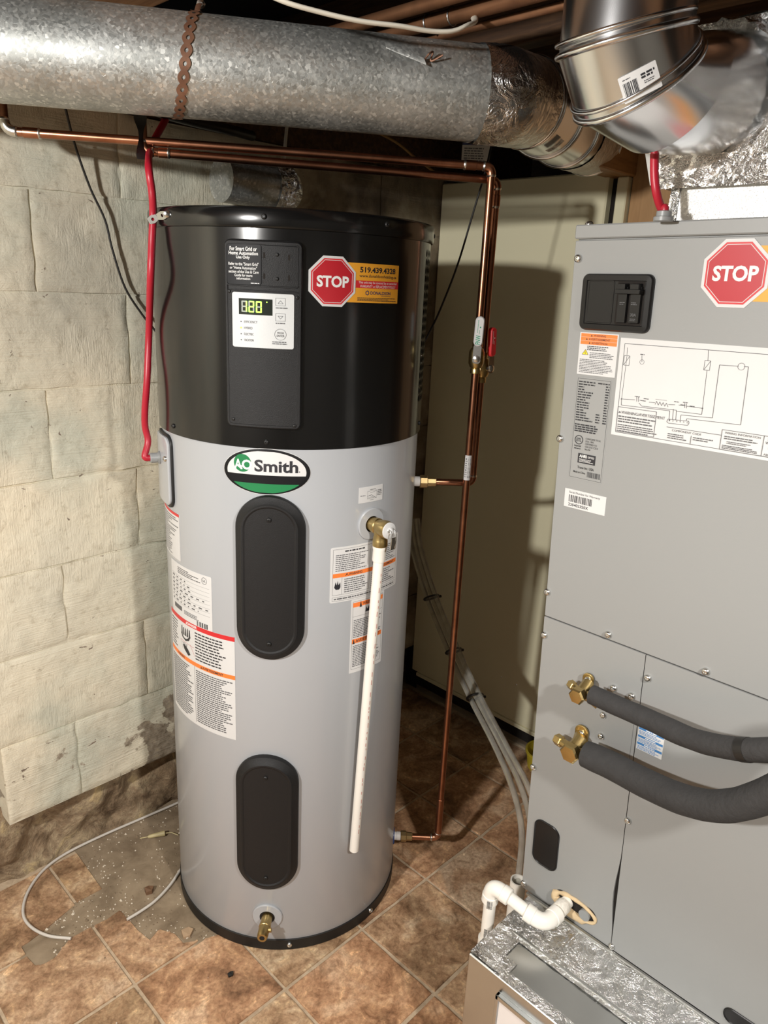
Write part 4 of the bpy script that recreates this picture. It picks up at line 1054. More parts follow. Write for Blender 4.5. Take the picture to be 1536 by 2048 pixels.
rs_ = [(VX, tl(18)), (at_depth(1274, 162, .893), tl(42)), (at_depth(1345, 186, .925), tl(68)), (vd[5], tl(90))]
vs_ = []
for k_ in range(3):
    mb = MB(); mb.loft([ring(rs_[k_][0], rs_[k_][1], RV, 56), ring(rs_[k_+1][0], rs_[k_+1][1], RV, 56)]); o_ = mb.obj('elbow_section', DUCT, vduct, 50); vs_.append(o_)
    if k_ < 2:
        for off_, rb_ in ((0, .0042), (.012, .0026)):
            m2 = MB(); m2.tube(ring(rs_[k_][0]-rs_[k_][1]*off_, rs_[k_][1], RV+.0004, 56), rb_, 8, closed=True); m2.obj('bead', DUCT, o_, 60)
mb = MB(); mb.loft([ring((VX.x, VX.y, 2.172), (0, 0, -1), DR, 64), ring(VX, tl(18), DR+.0012, 64)], True, True, False); mb.obj('duct_pipe', DUCT, vduct, 50)
cA_ = rs_[2][0]*.45+rs_[3][0]*.55
crinkle_band(vduct, [cA_, rs_[3][0]], DR+.004, FOIL, .005)
gc = (rs_[0][0]+rs_[1][0])*.5; gt = (rs_[1][0]-rs_[0][0]).normalized()
refv = None
P_, n_ = axis_hit(1280, 165, gc, gt, RV); curved_sticker(vs_[0], P_+n_*.0012, n_, gt, .042, .028, RV, 8)

# ================================================================== AIR HANDLER CABINET (leans a little on its box)
EU = Vector((-.01557761, -.99975792, .01553838)); EV = Vector((-.0358397, .01608857, .99922804)); EN = Vector((-.99923614, .01500869, -.03608164))
FP0 = Vector((1.03574, .38562, 1.53494))
def fhit(px, py, h=0.0):
    d = ray(px, py); P0 = FP0+EN*h; t = (P0-CAMPOS).dot(EN)/d.dot(EN); return CAMPOS+d*t
F0 = fhit(1044, 1774)
def fp(px, py, h=0.0):
    q = fhit(px, py, h)-F0; return q.dot(EU), q.dot(EV)
def fmap(u_, v_, h_): return Vector((u_, -h_, v_))
def fpo(px, py, h_):
    u_, v_ = fp(px, py, h_); return fmap(u_, v_, h_)
ah = thing('air_handler', 'grey sheet metal air handler cabinet with breaker switch and wiring diagram', 'air handler', F0, world=False)
ah.matrix_world = Matrix(((EU.x, -EN.x, EV.x, F0.x), (EU.y, -EN.y, EV.y, F0.y), (EU.z, -EN.z, EV.z, F0.z), (0, 0, 0, 1)))
HW, HH, HD = .56, fp(1153, 450)[1], .54
vS = (fp(1085, 1230)[1]+fp(1536, 1401)[1])/2; vT = fp(1152, 481)[1]; uS = fp(1292, 1310)[0]; uB = fp(1222, 1890)[0]
mb = MB(); mb.box((.002, .004, 0), (HW-.002, HD, HH-.003), .001); mb.obj('cabinet', CABG, ah)
mb = MB(); mb.box((-.001, -.003, vT+.002), (HW+.002, HD+.002, HH), .0018); capo = mb.obj('top_cap', CABG, ah)
mb = MB(); mb.box((0, -.0005, vS+.0012), (HW, .004, vT-.0004), .0008); upan = mb.obj('upper_panel', CABG, ah)
# lower panels meet at a seam that gapes a little near the bottom
def ygap(v_): t = v_/vS; return uB+(uS-uB)*min(1, t*1.02)
mb = MB(); rows = []
NV = 24
left = []; right = []
for k in range(NV+1):
    v_ = .001+(vS-.002)*k/NV; bul = .0065*math.sin(PI*min(1, max(0, (v_-.02)/.20)))**2 if v_ < .22 else 0
    left.append((ygap(v_)-.0006-bul, v_)); right.append((ygap(v_)+.0008, v_))
def sheet(lft, rgt, hf, name, parent, hb=None):
    mb = MB(); n = 6
    fr = [[fmap(a[0]+(b[0]-a[0])*k/n, a[1], hf) for k in range(n+1)] for a, b in zip(lft, rgt)]
    mb.loft(fr, False)
    rim = [r_[0] for r_ in fr]+fr[-1][1:]+[r_[-1] for r_ in reversed(fr[:-1])]+list(reversed(fr[0][1:-1]))
    mb.loft([rim, [p_+Vector((0, hf+.004, 0)) for p_ in rim]], True)
    return mb.obj(name, CABG, parent, 30)
sheet([(0, v_) for u_, v_ in left], left, .0004, 'lower_panel', ah)
sheet(right, [(HW, v_) for u_, v_ in right], .0006, 'lower_panel', ah)
mb = MB(); mb.box((.003, .0035, .002), (HW-.003, .0039, vT)); mb.obj('seam_shade_sheet', DARK, ah, 0)  # dark sheet behind the panels; its colour stands in for shade in the seams
# small cut-out plate by the valves
a = fp(1180, 1372); b = fp(1278, 1410); c = fp(1215, 1500)
mb = MB(); mb.plate(rrect(b[0]-a[0], a[1]-c[1], .002, 2), [(0, .0004), (.0002, .0013)], fmap, ((a[0]+b[0])/2-.004, (a[1]+c[1])/2), 2); mb.obj('valve_plate', CABG, ah, 30)
for px, py in ((1157, 517), (1121, 877), (1095, 1184), (1217, 1269), (1412, 1343), (1089, 1270), (1296, 1356), (1228, 1376), (1264, 1392), (1207, 1430), (1203, 1472), (1067, 1534), (1256, 1641), (1048, 1766), (1224, 1892)):
    put(SCREW_S, 'screw', ah, fpo(px, py, .0008), (0, -1, 0))
put(SCREW_S, 'screw', capo, (.012, .014, HH), (0, 0, 1))
# breaker cover
bq = avg(fp, (1172, 547), (1313, 548.5), (1299.7, 667), (1159.6, 658)); bqc = ((bq[0]+bq[2])/2, (bq[1]+bq[3])/2); bW, bH = bq[2]-bq[0], bq[1]-bq[3]
BPL = M('breaker_plastic', (.010, .0095, .0095), .32, spec=.3)
mb = MB(); mb.plate(rrect(bW, bH, .010), [(0, 0), (0, .005), (.002, .008), (.009, .0085), (.0100, .0070)], fmap, bqc, 6); bk = mb.obj('breaker_cover', BPL, ah, 30)
def bpos(fx, fy): return bq[0]+bW*fx, bq[1]-bH*fy
def bplate(name, x0, y0, x1, y1, rr, lay, mat, par):
    a = bpos(x0, y0); b = bpos(x1, y1); m_ = MB(); m_.plate(rrect(b[0]-a[0], a[1]-b[1], rr, 3), lay, fmap, ((a[0]+b[0])/2, (a[1]+b[1])/2), 4); return m_.obj(name, mat, par, 30)
bplate('blank_plate', .10, .11, .485, .88, .004, [(0, .0068), (.0004, .0078), (.002, .0078), (.0024, .0074)], BPL, bk)
bplate('breaker_window', .525, .11, .90, .88, .004, [(0, .0071), (.0003, .0074)], DARK, bk)
for x0, x1 in ((.565, .70), (.735, .885)):
    bplate('breaker_body', x0, .20, x1, .84, .002, [(0, .0072), (.0005, .011), (.001, .0125)], BPL, bk)
    bplate('breaker_toggle', x0+.01, .16, x1-.01, .33, .0015, [(0, .0072), (.0005, .018), (.001, .019)], BPL, bk)
bplate('handle_tie', .55, .25, .90, .34, .0015, [(0, .010), (.0005, .0205), (.001, .021)], BPL, bk)
p = Print(fmap, (bq[0], bq[1], bq[2], bq[3]), .0127); p.text('30A', .765, .665, .845, .715, INKG, .01); p.dashes(.765, .75, .85, .80, 2, INKG, .5); p.dashes(.76, .47, .85, .53, 2, INKG, .4); p.dashes(.60, .47, .68, .53, 2, INKG, .4); p.build(bk)
# stickers
ws = Sticker('warning_sticker', fmap, avg(fp, (1161.6, 664), (1240, 669), (1229, 755), (1154, 748)), WHT, ah, .0006, .0006)
p = ws.p
for k, (t, x0, x1) in enumerate((('WARNING', .36, .68), ('AVERTISSEMENT', .24, .80), ('ADVERTENCIA', .32, .74))):
    p.rect(.03, .022+.087*k, .97, .022+.087*k+.083, ORG); p.text(t, x0, .04+.087*k, x1, .088+.087*k, INK, .02); warn_tri(p, x0-.05, .062+.087*k, .022, INK)
p.dashes(.22, .30, .80, .42, 3, INK, .5, .2); p.poly([(.10, .52), (.26, .52), (.18, .40)], YEL); p.line([(.10, .52), (.26, .52), (.18, .40), (.10, .52)], .0006, INK); p.line([(.18, .43), (.165, .47), (.19, .475), (.178, .51)], .0007, INK)
p.dashes(.30, .45, .93, .60, 4, INKG, .45); p.dashes(.05, .62, .95, .96, 9, INKG, .45); ws.done()
# wiring diagram sheet
dq0 = fp(1242, 675); dq1 = fp(1222.5, 871.5); dqv1 = fp(1242, 675)[1]; dqv0 = (fp(1222.5, 871.5)[1]+fp(1536, 918)[1])/2
box = ((dq0[0]+dq1[0])/2, dqv1, (dq0[0]+dq1[0])/2+.275, dqv0); ws = Sticker('wiring_diagram', fmap, box, WHT, ah, .0006, .0006); p = ws.p
def dq(px, py):
    a = fp(px, py, .001); return (a[0]-box[0])/(box[2]-box[0]), (a[1]-box[1])/(box[3]-box[1])
def zq(x, y): return dq(1080+x*.29688, 720+y*.29688)
wl = .0007
p.frame(*dq(1250, 687), .975, .965, wl*1.2, INKG)
p.line([zq(586, -25), zq(550, 262)], wl, INKG); p.line([dq(1255, 695), dq(1254, 710)], wl, INKG)
for cx, cy in ((1253.5, 721), (1414.5, 731)): 
    a = dq(cx-4.5, cy-10); b = dq(cx+4.5, cy+10); p.frame(a[0], a[1], b[0], b[1], wl, INKG); p.line([(a[0], b[1]), (b[0], a[1])], wl, INKG)
p.circ(*dq(1284, 724), .0036, INKG, .0005, 16); p.line([dq(1284, 711), dq(1284, 724)], wl, INKG); p.dashes(*dq(1281, 707), *dq(1289, 711), 1, INKG, .7, 0)
p.line([dq(1417, 700), dq(1416, 721)], wl, INKG); p.line([dq(1414, 741), zq(1095, 325)], wl, INKG)
p.line([zq(550, 262), zq(640, 268)], wl, INKG); p.line([zq(670, 270), zq(705, 278)], wl, INKG); p.line([zq(735, 284), zq(775, 288)], wl, INKG)
p.line([zq(775+k*11, 288+k*2.0+(-12 if k % 2 else 12)) for k in range(9)], wl, INKG); p.line([zq(865, 300), zq(910, 302)], wl, INKG); p.line([zq(935, 303), zq(972, 308)], wl, INKG); p.line([zq(990, 311), zq(1095, 325)], wl, INKG)
for x, y in ((652, 262), (664, 264), (976, 305), (988, 307)): p.line([zq(x, y-14), zq(x, y+18)], wl, INKG)
p.line([zq(550, 262), zq(548, 303), zq(875, 342), zq(870, 400)], wl, INKG); p.line([zq(668, 290), zq(685, 310), zq(920, 338), zq(915, 405)], wl, INKG); p.line([zq(900, 330), zq(893, 402)], wl, INKG)
p.line([zq(920, 345), zq(1090, 366), zq(1095, 325)], wl, INKG); p.line([zq(945, 408), zq(950, 370), zq(1162, 390), zq(1210, 33), zq(1340, 42)], wl, INKG); p.circ(*zq(1357, 44), .0048, INKG, .0005, 18); p.line([zq(1375, 45), zq(1405, 46), zq(1352, 437), zq(990, 395), zq(985, 412)], wl, INKG)
p.line([zq(862, 398), zq(855, 415), zq(865, 425), zq(995, 440), zq(1005, 425), zq(1003, 412), zq(862, 398)], wl, INKG)
for x, y in ((640, 240), (700, 255), (780, 262), (905, 275), (965, 280), (680, 268), (948, 296), (1010, 305)): p.dashes(*zq(x, y), *zq(x+32 if x != 780 else x+75, y+13), 1, INKG, .6, 0)
p.circ(*zq(550, 262), .0011, INKG, None, 8); p.circ(*zq(1095, 325), .0011, INKG, None, 8)
for k in range(6): p.text('123456'[k], *zq(870+k*24, 400+k*3), *zq(876+k*24, 412+k*3), INKG)
a = zq(540, 318); b = zq(768, 500); yA = zq(650, 322)[1]; 
p.frame(dq(1236, 820)[0], zq(540, 315)[1], zq(778, 420)[0], zq(640, 498)[1], wl, INKG)
p.text('WARNING/AVERTISSEMENT', .05, .735, .30, .765, INKG); warn_tri(p, .04, .75, .008, INKG); p.dashes(.035, .78, .29, .86, 3, INKG, .5); p.dashes(.035, .87, .27, .955, 4, INKG, .5)
p.text('COMPONENT CODE', .345, .845, .50, .865, INKG); p.dashes(.325, .885, .43, .945, 3, INKG, .5); p.dashes(.46, .885, .57, .925, 2, INKG, .5); p.line([(.315, .83), (.60, .83)], wl, INKG); p.line([(.45, .88), (.45, .96)], wl, INKG)
p.frame(.60, .775, .80, .965, wl, INKG); p.text('WIRING INFORMATION', .615, .79, .785, .81, INKG); p.dashes(.615, .825, .785, .865, 2, INKG, .5); p.dashes(.63, .875, .76, .905, 2, INKG, .5); p.dashes(.61, .915, .785, .955, 3, INK, .5)
p.frame(.80, .775, .975, .965, wl, INKG); p.text('WIRING SCHEMATIC', .81, .825, .965, .85, INKG); p.text('240 VOLT, 60 HZ', .825, .87, .95, .893, INKG); p.text('SINGLE PHASE', .835, .90, .94, .92, INKG); p.text('ABEL P/N 08-23308-03', .81, .935, .965, .955, INKG); p.dashes(.82, .785, .95, .815, 2, INKG, .5)
ws.done()
# grey rating plate
ws = Sticker('rating_plate', fmap, avg(fp, (1157, 752.7), (1225.5, 760), (1203, 968), (1136, 954.5)), LGREY, ah, .0006, .003); p = ws.p
p.frame(.03, .015, .97, .985, .0005, INK)
rr_ = random.Random(2)
for k in range(16):
    y = .035+.0245*k; p.dashes(.06, y, .06+rr_.uniform(.15, .5), y+.02, 1, INK, .6, 0, seed=k); p.dashes(.85 if k else .62, y, .95, y+.02, 1, INK, .6, 0, seed=k+40)
    if k > 11: p.dashes(.64, y, .76, y+.02, 1, INK, .6, 0, seed=k+80)
p.dashes(.06, .445, .80, .53, 4, INK, .6, .2)
p.circ(.22, .605, .0075, INK, .0012, 20); p.text('ETL', .15, .588, .29, .622, INK, .02); p.text('Intertek', .10, .655, .30, .675, INK, .01); p.dashes(.10, .685, .29, .70, 1, INK, .6, 0)
for k, t in enumerate(('CONFORMS TO UL', 'STD. 1995', 'CERTIFIED TO', 'CSA STD C22.2', 'No.236')): p.text(t, .42, .575+.026*k, (.86, .66, .76, .80, .58)[k], .592+.026*k, INK)
p.rect(.24, .735, .76, .83, INK); p.text('AHRI', .28, .745, .50, .775, WTXT, .03); p.text('CERTIFIED', .53, .753, .72, .772, WTXT); p.dashes(.28, .785, .72, .82, 3, WTXT, .4)
p.text('Trane Inc. USA', .25, .862, .74, .887, INK, .01); p.text('Made in China', .14, .915, .50, .935, INK, .01); p.barcode(.55, .905, .94, .96, INK, 22); ws.done()
ws = Sticker('serial_label', fmap, avg(fp, (1131, 976), (1214, 993.8), (1209, 1031), (1128, 1012)), WHT, ah, .0006, .0006); p = ws.p
p.text('Serial Number for Warranty', .11, .10, .86, .24, INK, .01); p.barcode(.11, .30, .68, .68, INK, 24); p.text('220402350X', .11, .75, .60, .91, INK, .02); ws.done()
ws = Sticker('blue_notice', fmap, avg(fp, (1278, 1452), (1330, 1473), (1323.6, 1519), (1272.6, 1495.5)), WHT, ah, .0008, .0006); p = ws.p
for y in (.02, .36, .68): p.rect(.02, y, .98, y+.10, BLU); p.dashes(.30, y+.02, .70, y+.08, 1, WTXT, .7, 0); p.dashes(.04, y+.13, .96, y+.30, 3, BLU, .5)
ws.done()
su, sv = fp(1471, 547); stop_sticker(fmap, su, sv, .0855, ah, .0006, .17)
# oval plugs
a = fp(1097, 1639); b = fp(1090, 1741); l_ = fp(1066, 1690); r_ = fp(1119, 1690)
mb = MB(); mb.plate(rrect((r_[0]-l_[0])*.98, (a[1]-b[1])*.86, .018, 8), [(0, 0), (0, .0022), (.001, .003), (.003, .0015)], fmap, ((l_[0]+r_[0])/2, (a[1]+b[1])/2), 4); mb.obj('blanking_plug', BPL, ah, 30)
a = fp(1447, 2008)
mb = MB(); mb.plate(rrect(.11, .030, .014, 8), [(0, 0), (0, .002), (.001, .003), (.003, .0015)], fmap, (a[0]+.057, a[1]-.012), 4); mb.obj('blanking_plug', BPL, ah, 30)
# drain opening with spray foam round it
a = fp(1105, 1787); b = fp(1200, 1840); oc = ((a[0]+b[0])/2, (a[1]+b[1])/2); 
mb = MB(); mb.plate(rrect(.088, .034, .016, 8), [(0, .001), (.001, .0012)], fmap, oc, 4); mb.obj('drain_opening', DARK, ah, 30)
mb = MB(); pts = []
for k in range(28):
    t = 2*PI*k/28; pts.append(fmap(oc[0]+.043*math.cos(t)*1.0, oc[1]+.0175*math.sin(t)-.001, .002))
mb.tube(pts, [(.0030+.0035*abs(noise.noise((k*.37, 1, 2)))+(.0045 if 12 < k < 24 else 0)) for k in range(28)], 8, closed=True); mb.obj('spray_foam', SPRAY, ah, 60)
mb = MB(); mb.rod(fmap(oc[0]+.022, oc[1], .001), fmap(oc[0]+.022, oc[1], .008), .011, 16); mb.obj('drain_stub', GREYC, ah, 30)
# brass service valves
def service_valve(px, py, sc, scr, capx, port):
    c = fpo(px, py, .040); u0 = Vector((1, 0, 0)); up = Vector((0, 0, 1)); ou = Vector((0, -1, 0)); mb = MB()
    k = sc; fl = fpo(*scr, .006)
    mb.tube([fl+Vector((0, .004, 0)), fl+Vector((0, -.006, -.004)), c+Vector((0, .018, .010)), c], [.007*k, .008*k, .010*k, .011*k], 12)
    mb.lathe(c-ou*.022, ou, [(.010*k, 0), (.0115*k, .010), (.0115*k, .024)], 12)
    mb.tube([c, c+Vector((.014*k, .004, -.004*k)), c+Vector((.030*k, .006, -.010*k))], [.0095*k, .0085*k, .0095*k], 12)
    q = fpo(*capx, .030); mb.tube([c, (c+q)*.5, q], [.0075*k, .0062*k, .0068*k], 10)
    o = mb.obj('service_valve', BRASS, ah, 30)
    m2 = MB(); m2.lathe(c-ou*-.004, ou, [(.0125*k, 0), (.0145*k, .001), (.0145*k, .012), (.012*k, .015), (.004*k, .016)], 6); m2.obj('valve_cap', BRASS, o, 20)
    m2 = MB(); dq_ = (q-c).normalized(); m2.lathe(q-dq_*.004, dq_, [(.0075*k, 0), (.0082*k, .001), (.0082*k, .012*k), (.006*k, .014*k)], 6); m2.obj('port_cap', BRASS, o, 20)
    m2 = MB(); m2.plate(rrect(.020*k, .030*k, .009*k, 5), [(0, .004), (0, .0075), (.001, .008)], fmap, fp(scr[0], scr[1]+3, .006), 3); fo = m2.obj('mounting_flange', BRASS, o, 30)
    put(SCREW_S, 'screw', o, fpo(scr[0], scr[1], .008), (0, -1, 0))
service_valve(1163, 1386, 1.0, (1176, 1360), (1146, 1372), None)
service_valve(1148, 1500, 1.25, (1163, 1467), (1122, 1483), None)
# ---- black foam covered refrigerant lines
def foam_line(label, pts, r, joint=None):
    W = [ah.matrix_world @ fpo(x, y, h_) for x, y, h_ in pts]; t = thing('refrigerant_line', label, 'insulated pipe', W[0])
    path = smooth_path(W, 8); mb = MB(); rr = [r*(1+.05*noise.noise(p_*30)) for p_ in path]; mb.tube(path, rr, 24); mb.obj('foam_sleeve', FOAM, t, 50)
    if joint is not None:
        k = joint; m2 = MB(); m2.tube(path[k:k+3], r*1.05, 24); m2.obj('sleeve_joint', BLKC, t, 50)
foam_line('thinner black foam pipe leaving the upper brass valve of grey cabinet', [(1184, 1389, .038), (1235, 1412, .040), (1300, 1440, .048), (1380, 1476, .066), (1450, 1494, .082), (1520, 1500, .095), (1640, 1490, .10), (1760, 1440, .10)], .0160, 36)
foam_line('thicker black foam pipe sagging from the lower brass valve of grey cabinet', [(1172, 1508, .044), (1225, 1532, .046), (1290, 1566, .058), (1370, 1600, .078), (1450, 1612, .092), (1540, 1588, .10), (1640, 1530, .10), (1740, 1440, .10)], .0225)

# ================================================================== RETURN BOX UNDER THE CABINET
zt_ = F0.z-.004; bx = on(945, 1912, 2, zt_); BY = .588
rb = thing('filter_box', 'foil taped galvanised filter box that the grey cabinet stands on', 'duct box', (bx.x, BY, 0))
mb = MB(); mb.box((bx.x, -.05, 0), (1.62, BY, zt_), .002); mb.obj('box', SHEET, rb)
def zmap(s_, z_, h_): return Vector((bx.x+s_, BY-z_, zt_+h_))
def crumple(name, x0, y0, x1, y1, amp, mat, parent, h=.001, nx=40, ny=60, sc=40):
    mb = MB(); rows = []
    for i in range(nx+1):
        rows.append([zmap(x0+(x1-x0)*i/nx, y0+(y1-y0)*j/ny, h+amp*(.5+noise.noise((i/nx*(x1-x0)*sc, j/ny*(y1-y0)*sc, 4.2))+.6*noise.noise((i/nx*(x1-x0)*sc*2.7, j/ny*(y1-y0)*sc*2.7, 1.2)))) for j in range(ny+1)])
    mb.loft(rows, False); return mb.obj(name, mat, parent, 25)
xF = F0.x-bx.x
crumple('foil_tape', .085, .0, xF-.004, .63, .0022, FOIL, rb, .0012); crumple('foil_tape', .004, .0, .045, .075, .002, FOIL, rb, .001, 20, 20); crumple('foil_tape', .0, .055, .022, .63, .0010, FOIL, rb, .0008, 10, 80)
crumple('foil_tape', .02, -.0, .11, .05, .002, FOIL, rb, .0016, 24, 16)
mb = MB(); mb.box((bx.x+.095, .0, zt_), (bx.x+.099, BY-.03, zt_+.004)); mb.obj('standing_seam', SHEET, rb, 0)
mb = MB(); mb.tube([(F0.x-.006, y_, zt_+.004) for y_ in (BY+.005, .3, 0)], .004, 8); mb.obj('edge_flange', SHEET, rb, 40)
fz = on(1002, 1990, 0, bx.x); 
mb = MB(); mb.box((bx.x-.006, .0, .02), (bx.x+.002, fz.y, fz.z-.006), .002); fd = mb.obj('filter_door', M('filter_white', (.80, .76, .74), .6), rb)
mb = MB(); mb.box((bx.x-.009, .0, fz.z-.006), (bx.x, fz.y+.006, fz.z+.004), .001); mb.box((bx.x-.009, fz.y, .02), (bx.x, fz.y+.006, fz.z+.004), .001); mb.obj('door_channel', SHEET, rb)
for px, py in ((952, 1933), (1002, 1975)):
    q = on(px, py, 0, bx.x); put(SCREW_T, 'rivet', rb, q, (-1, 0, 0)) if False else None
RIV = screw_mesh('rivet', .0028, .0018, STEEL)
for px, py in ((952, 1933), (1003, 1976)):
    q = on(px, py, 0, bx.x-.0); o_ = put(RIV, 'rivet', rb, (q.x, q.y, q.z), (-1, 0, 0))

# ================================================================== FOIL PLENUM ON TOP
XP = 1.085
pb = on(1337, 432, 0, XP); p1 = on(1300, 371, 0, XP-.012); p2 = on(1266, 268, 0, XP-.012)
ZT = F0.z+HH*EV.z
pl_ = thing('supply_plenum', 'foil covered supply plenum sitting on top of the grey cabinet', 'duct box', (XP, pb.y, ZT))
mb = MB(); mb.box((XP, -.02, ZT-.002), (1.5, pb.y, 1.70), .002); mb.obj('insulated_base', FOILFACE, pl_)
zpt = on(1420, 55, 0, XP).z
yo = lambda z_: p1.y+(p2.y-p1.y)*(z_-p1.z)/(p2.z-p1.z)
def frustum(x0, x1, za, zb, ya, yb, mat, name):
    mb = MB(); R1 = [(x0, -.02, za), (x1, -.02, za), (x1, ya, za), (x0, ya, za)]; R2 = [(x0, -.02, zb), (x1, -.02, zb), (x1, yb, zb), (x0, yb, zb)]; mb.loft([R1, R2], True, True, True); return mb.obj(name, mat, pl_, 0)
frustum(XP-.012, 1.5, p1.z, zpt, yo(p1.z), yo(min(zpt, p2.z+.05)), SHEET, 'plenum_box')
def front_foil(name, y0, y1, z0, z1, x, amp, mat=FOIL, sc=40, nx=50, nz=20):
    mb = MB(); rows = []
    for i in range(nz+1):
        rows.append([(x-amp*(.6+noise.noise((j*(y1-y0)/nx*sc, i*(z1-z0)/nz*sc, 3.3))+.6*noise.noise((j*(y1-y0)/nx*sc*2.6, i*(z1-z0)/nz*sc*2.6, 7.3))), y0+(y1-y0)*j/nx, z0+(z1-z0)*i/nz) for j in range(nx+1)])
    mb.loft(rows, False); return mb.obj(name, mat, pl_, 25)
front_foil('foil_tape', -.02, p1.y-.004, p1.z-.006, p1.z+.035, XP-.0135, .0022)
front_foil('foil_tape', -.02, pb.y+.03, p1.z+.03, zpt, XP-.0135, .0030, sc=30, nz=50)
front_foil('foil_tape', pb.y-.012, pb.y+.001, ZT, p1.z, XP-.001, .0012, nx=8)
mb = MB(); rows = []
for i in range(21): rows.append([(XP-.012+.05*j/8, -.02+(yo(p2.z)+.02)*i/20, zpt+.002+.003*noise.noise((i*.9, j*.8, 5))) for j in range(9)])
mb.loft(rows, False); mb.obj('foil_tape', FOIL, pl_, 25)

# ================================================================== PVC CONDENSATE DRAIN
aw = lambda x, y, h_: ah.matrix_world @ fpo(x, y, h_)
pd = thing('drain_pipe', 'white plastic drain pipe elbowing out of the grey cabinet towards the floor', 'pipe', on(975, 1890, 0, 1.02))
c0_ = aw(1135, 1803, .004); c1_ = aw(1085, 1828, .075); c2_ = aw(985, 1762, .075); c3_ = Vector((c2_.x, c2_.y, .02))
c1_ = c0_+EN*.075+Vector((0, 0, -.002)); 
# go left, parallel to the cabinet front, then down
cc = c1_ + (-EU)*(.135); 
tgt = at_depth(984, 1768, (c1_-CAMPOS).dot(_fw)+.055); cc = tgt
rP = .0118
def pelbow(root, p0, c, p1, rad=.024, rr=.0150):
    e = bend(p0, c, p1, rad, 8); mb = MB(); mb.tube(e, rr, 20); o = mb.obj('elbow', PVC, root, 40)
    for q, w_ in ((e[0], e[0]-e[1]), (e[-1], e[-1]-e[-2])):
        m2 = MB(); m2.lathe(q-w_.normalized()*.001, w_, [(rr, 0), (rr+.0012, .001), (rr+.0012, .016), (rr-.001, .0175)], 20); m2.obj('hub', PVC, o, 40)
    return e[0], e[-1]
e0, e1 = pelbow(pd, c0_, c1_, cc); mb = MB(); mb.rod(c0_, e0, rP, 20); mb.obj('pipe_run', PVC, pd, 40)
c3_ = Vector((cc.x, cc.y, .0)); e2, e3 = pelbow(pd, e1, cc, c3_); mb = MB(); mb.rod(e1, e2, rP, 20); mb.obj('pipe_run', PVC, pd, 40); mb = MB(); mb.rod(e3, c3_, rP, 20); mb.obj('pipe_run', PVC, pd, 40)
zc_ = on(970, 1876, 0, cc.x).z
mb = MB(); mb.lathe((cc.x, cc.y, zc_-.03), (0, 0, 1), [(rP, 0), (.0155, .001), (.0155, .034), (rP, .035)], 20); mb.obj('coupling', PVC, pd, 40)
vdir = Vector((-cc.x, -cc.y, 0)).normalized()
def barc_on(root, x, y, z, r, H, seed, W=.010):
    a0 = math.atan2(vdir.y, vdir.x)
    mp = lambda s_, z_, h_: Vector((x+(r+h_)*math.cos(a0+s_/r), y+(r+h_)*math.sin(a0+s_/r), z_))
    p = Print(mp, (-W*.6, z+H/2, W*.6, z-H/2), .0002); rb_ = random.Random(seed); yy = .05
    while yy < .95:
        e = yy+rb_.choice((.02, .03, .05)); p.rect(.05, yy, .55, e, INK); yy = e+rb_.choice((.02, .03))
    p.dashes(.65, .05, .95, .95, 7, INKG, .6); p.build(root, 'barcode')
barc_on(pd, cc.x, cc.y, e3.z-.012, .0164, .020, 3); barc_on(pd, cc.x, cc.y, zc_+.022, rP+.0002, .026, 6)
mb = MB(); mb.lathe(c0_+EN*.010, EN, [(.0130, 0), (.0145, .002), (.0145, .020), (.013, .022)], 20); mb.obj('cemented_collar', M('cement_pvc', (.72, .68, .60), .6, 0, .3, 200, .5, 200), pd, 40)
# open stand pipe beside the cabinet
cup = on(1040, 1762, 0, 1.13)
sp_ = thing('stand_pipe', 'open white plastic stand pipe beside the grey cabinet corner', 'pipe', (cup.x, cup.y+.004, 0))
mb = MB(); mb.lathe((cup.x, cup.y+.004, 0), (0, 0, 1), [(.0165, 0), (.0165, cup.z), (.0138, cup.z), (.0138, cup.z-.12)], 24, True, True); mb.obj('pipe', PVC, sp_, 40)
# ================================================================== CLEAR TUBES AND ZIP TIES
tpts = [((826, 1040), 1.60), ((834, 1100), 1.585), ((863, 1195), 1.55), ((907, 1302), 1.49), ((950, 1394), 1.43), ((1000, 1490), 1.35), ((1040, 1575), 1.29), ((1062, 1660), 1.24), ((1066, 1740), 1.20)]
tpath = [on(x, y, 0, X_) for (x, y), X_ in tpts]
tb = [None]*3
offs = ((-.0115, 0), (.0015, .004), (.0125, -.002))
TLAB = ('clear vinyl tube, lower left one of the zip tied three', 'clear vinyl tube in the middle of the zip tied three', 'clear vinyl tube, upper right one of the zip tied three')
for k, (ox, oz) in enumerate(offs):
    P_ = []
    for i, q in enumerate(tpath):
        spread = 1.0+max(0, i-5)*.35
        P_.append(q+rt2.to_3d()*ox*spread+Vector((0, 0, ox*.5*spread))+fw2.to_3d()*oz*2)
    if k == 0: P_ = P_[:-1]+[cup+Vector((0, .004, -.02))]
    t = thing('vinyl_tube', TLAB[k], 'tube', P_[-1], 'zip tied clear tubes'); path = smooth_path(P_, 6)
    mb = MB(); mb.tube(path, .0072, 14); mb.obj('tube_wall', VINYL, t, 60)
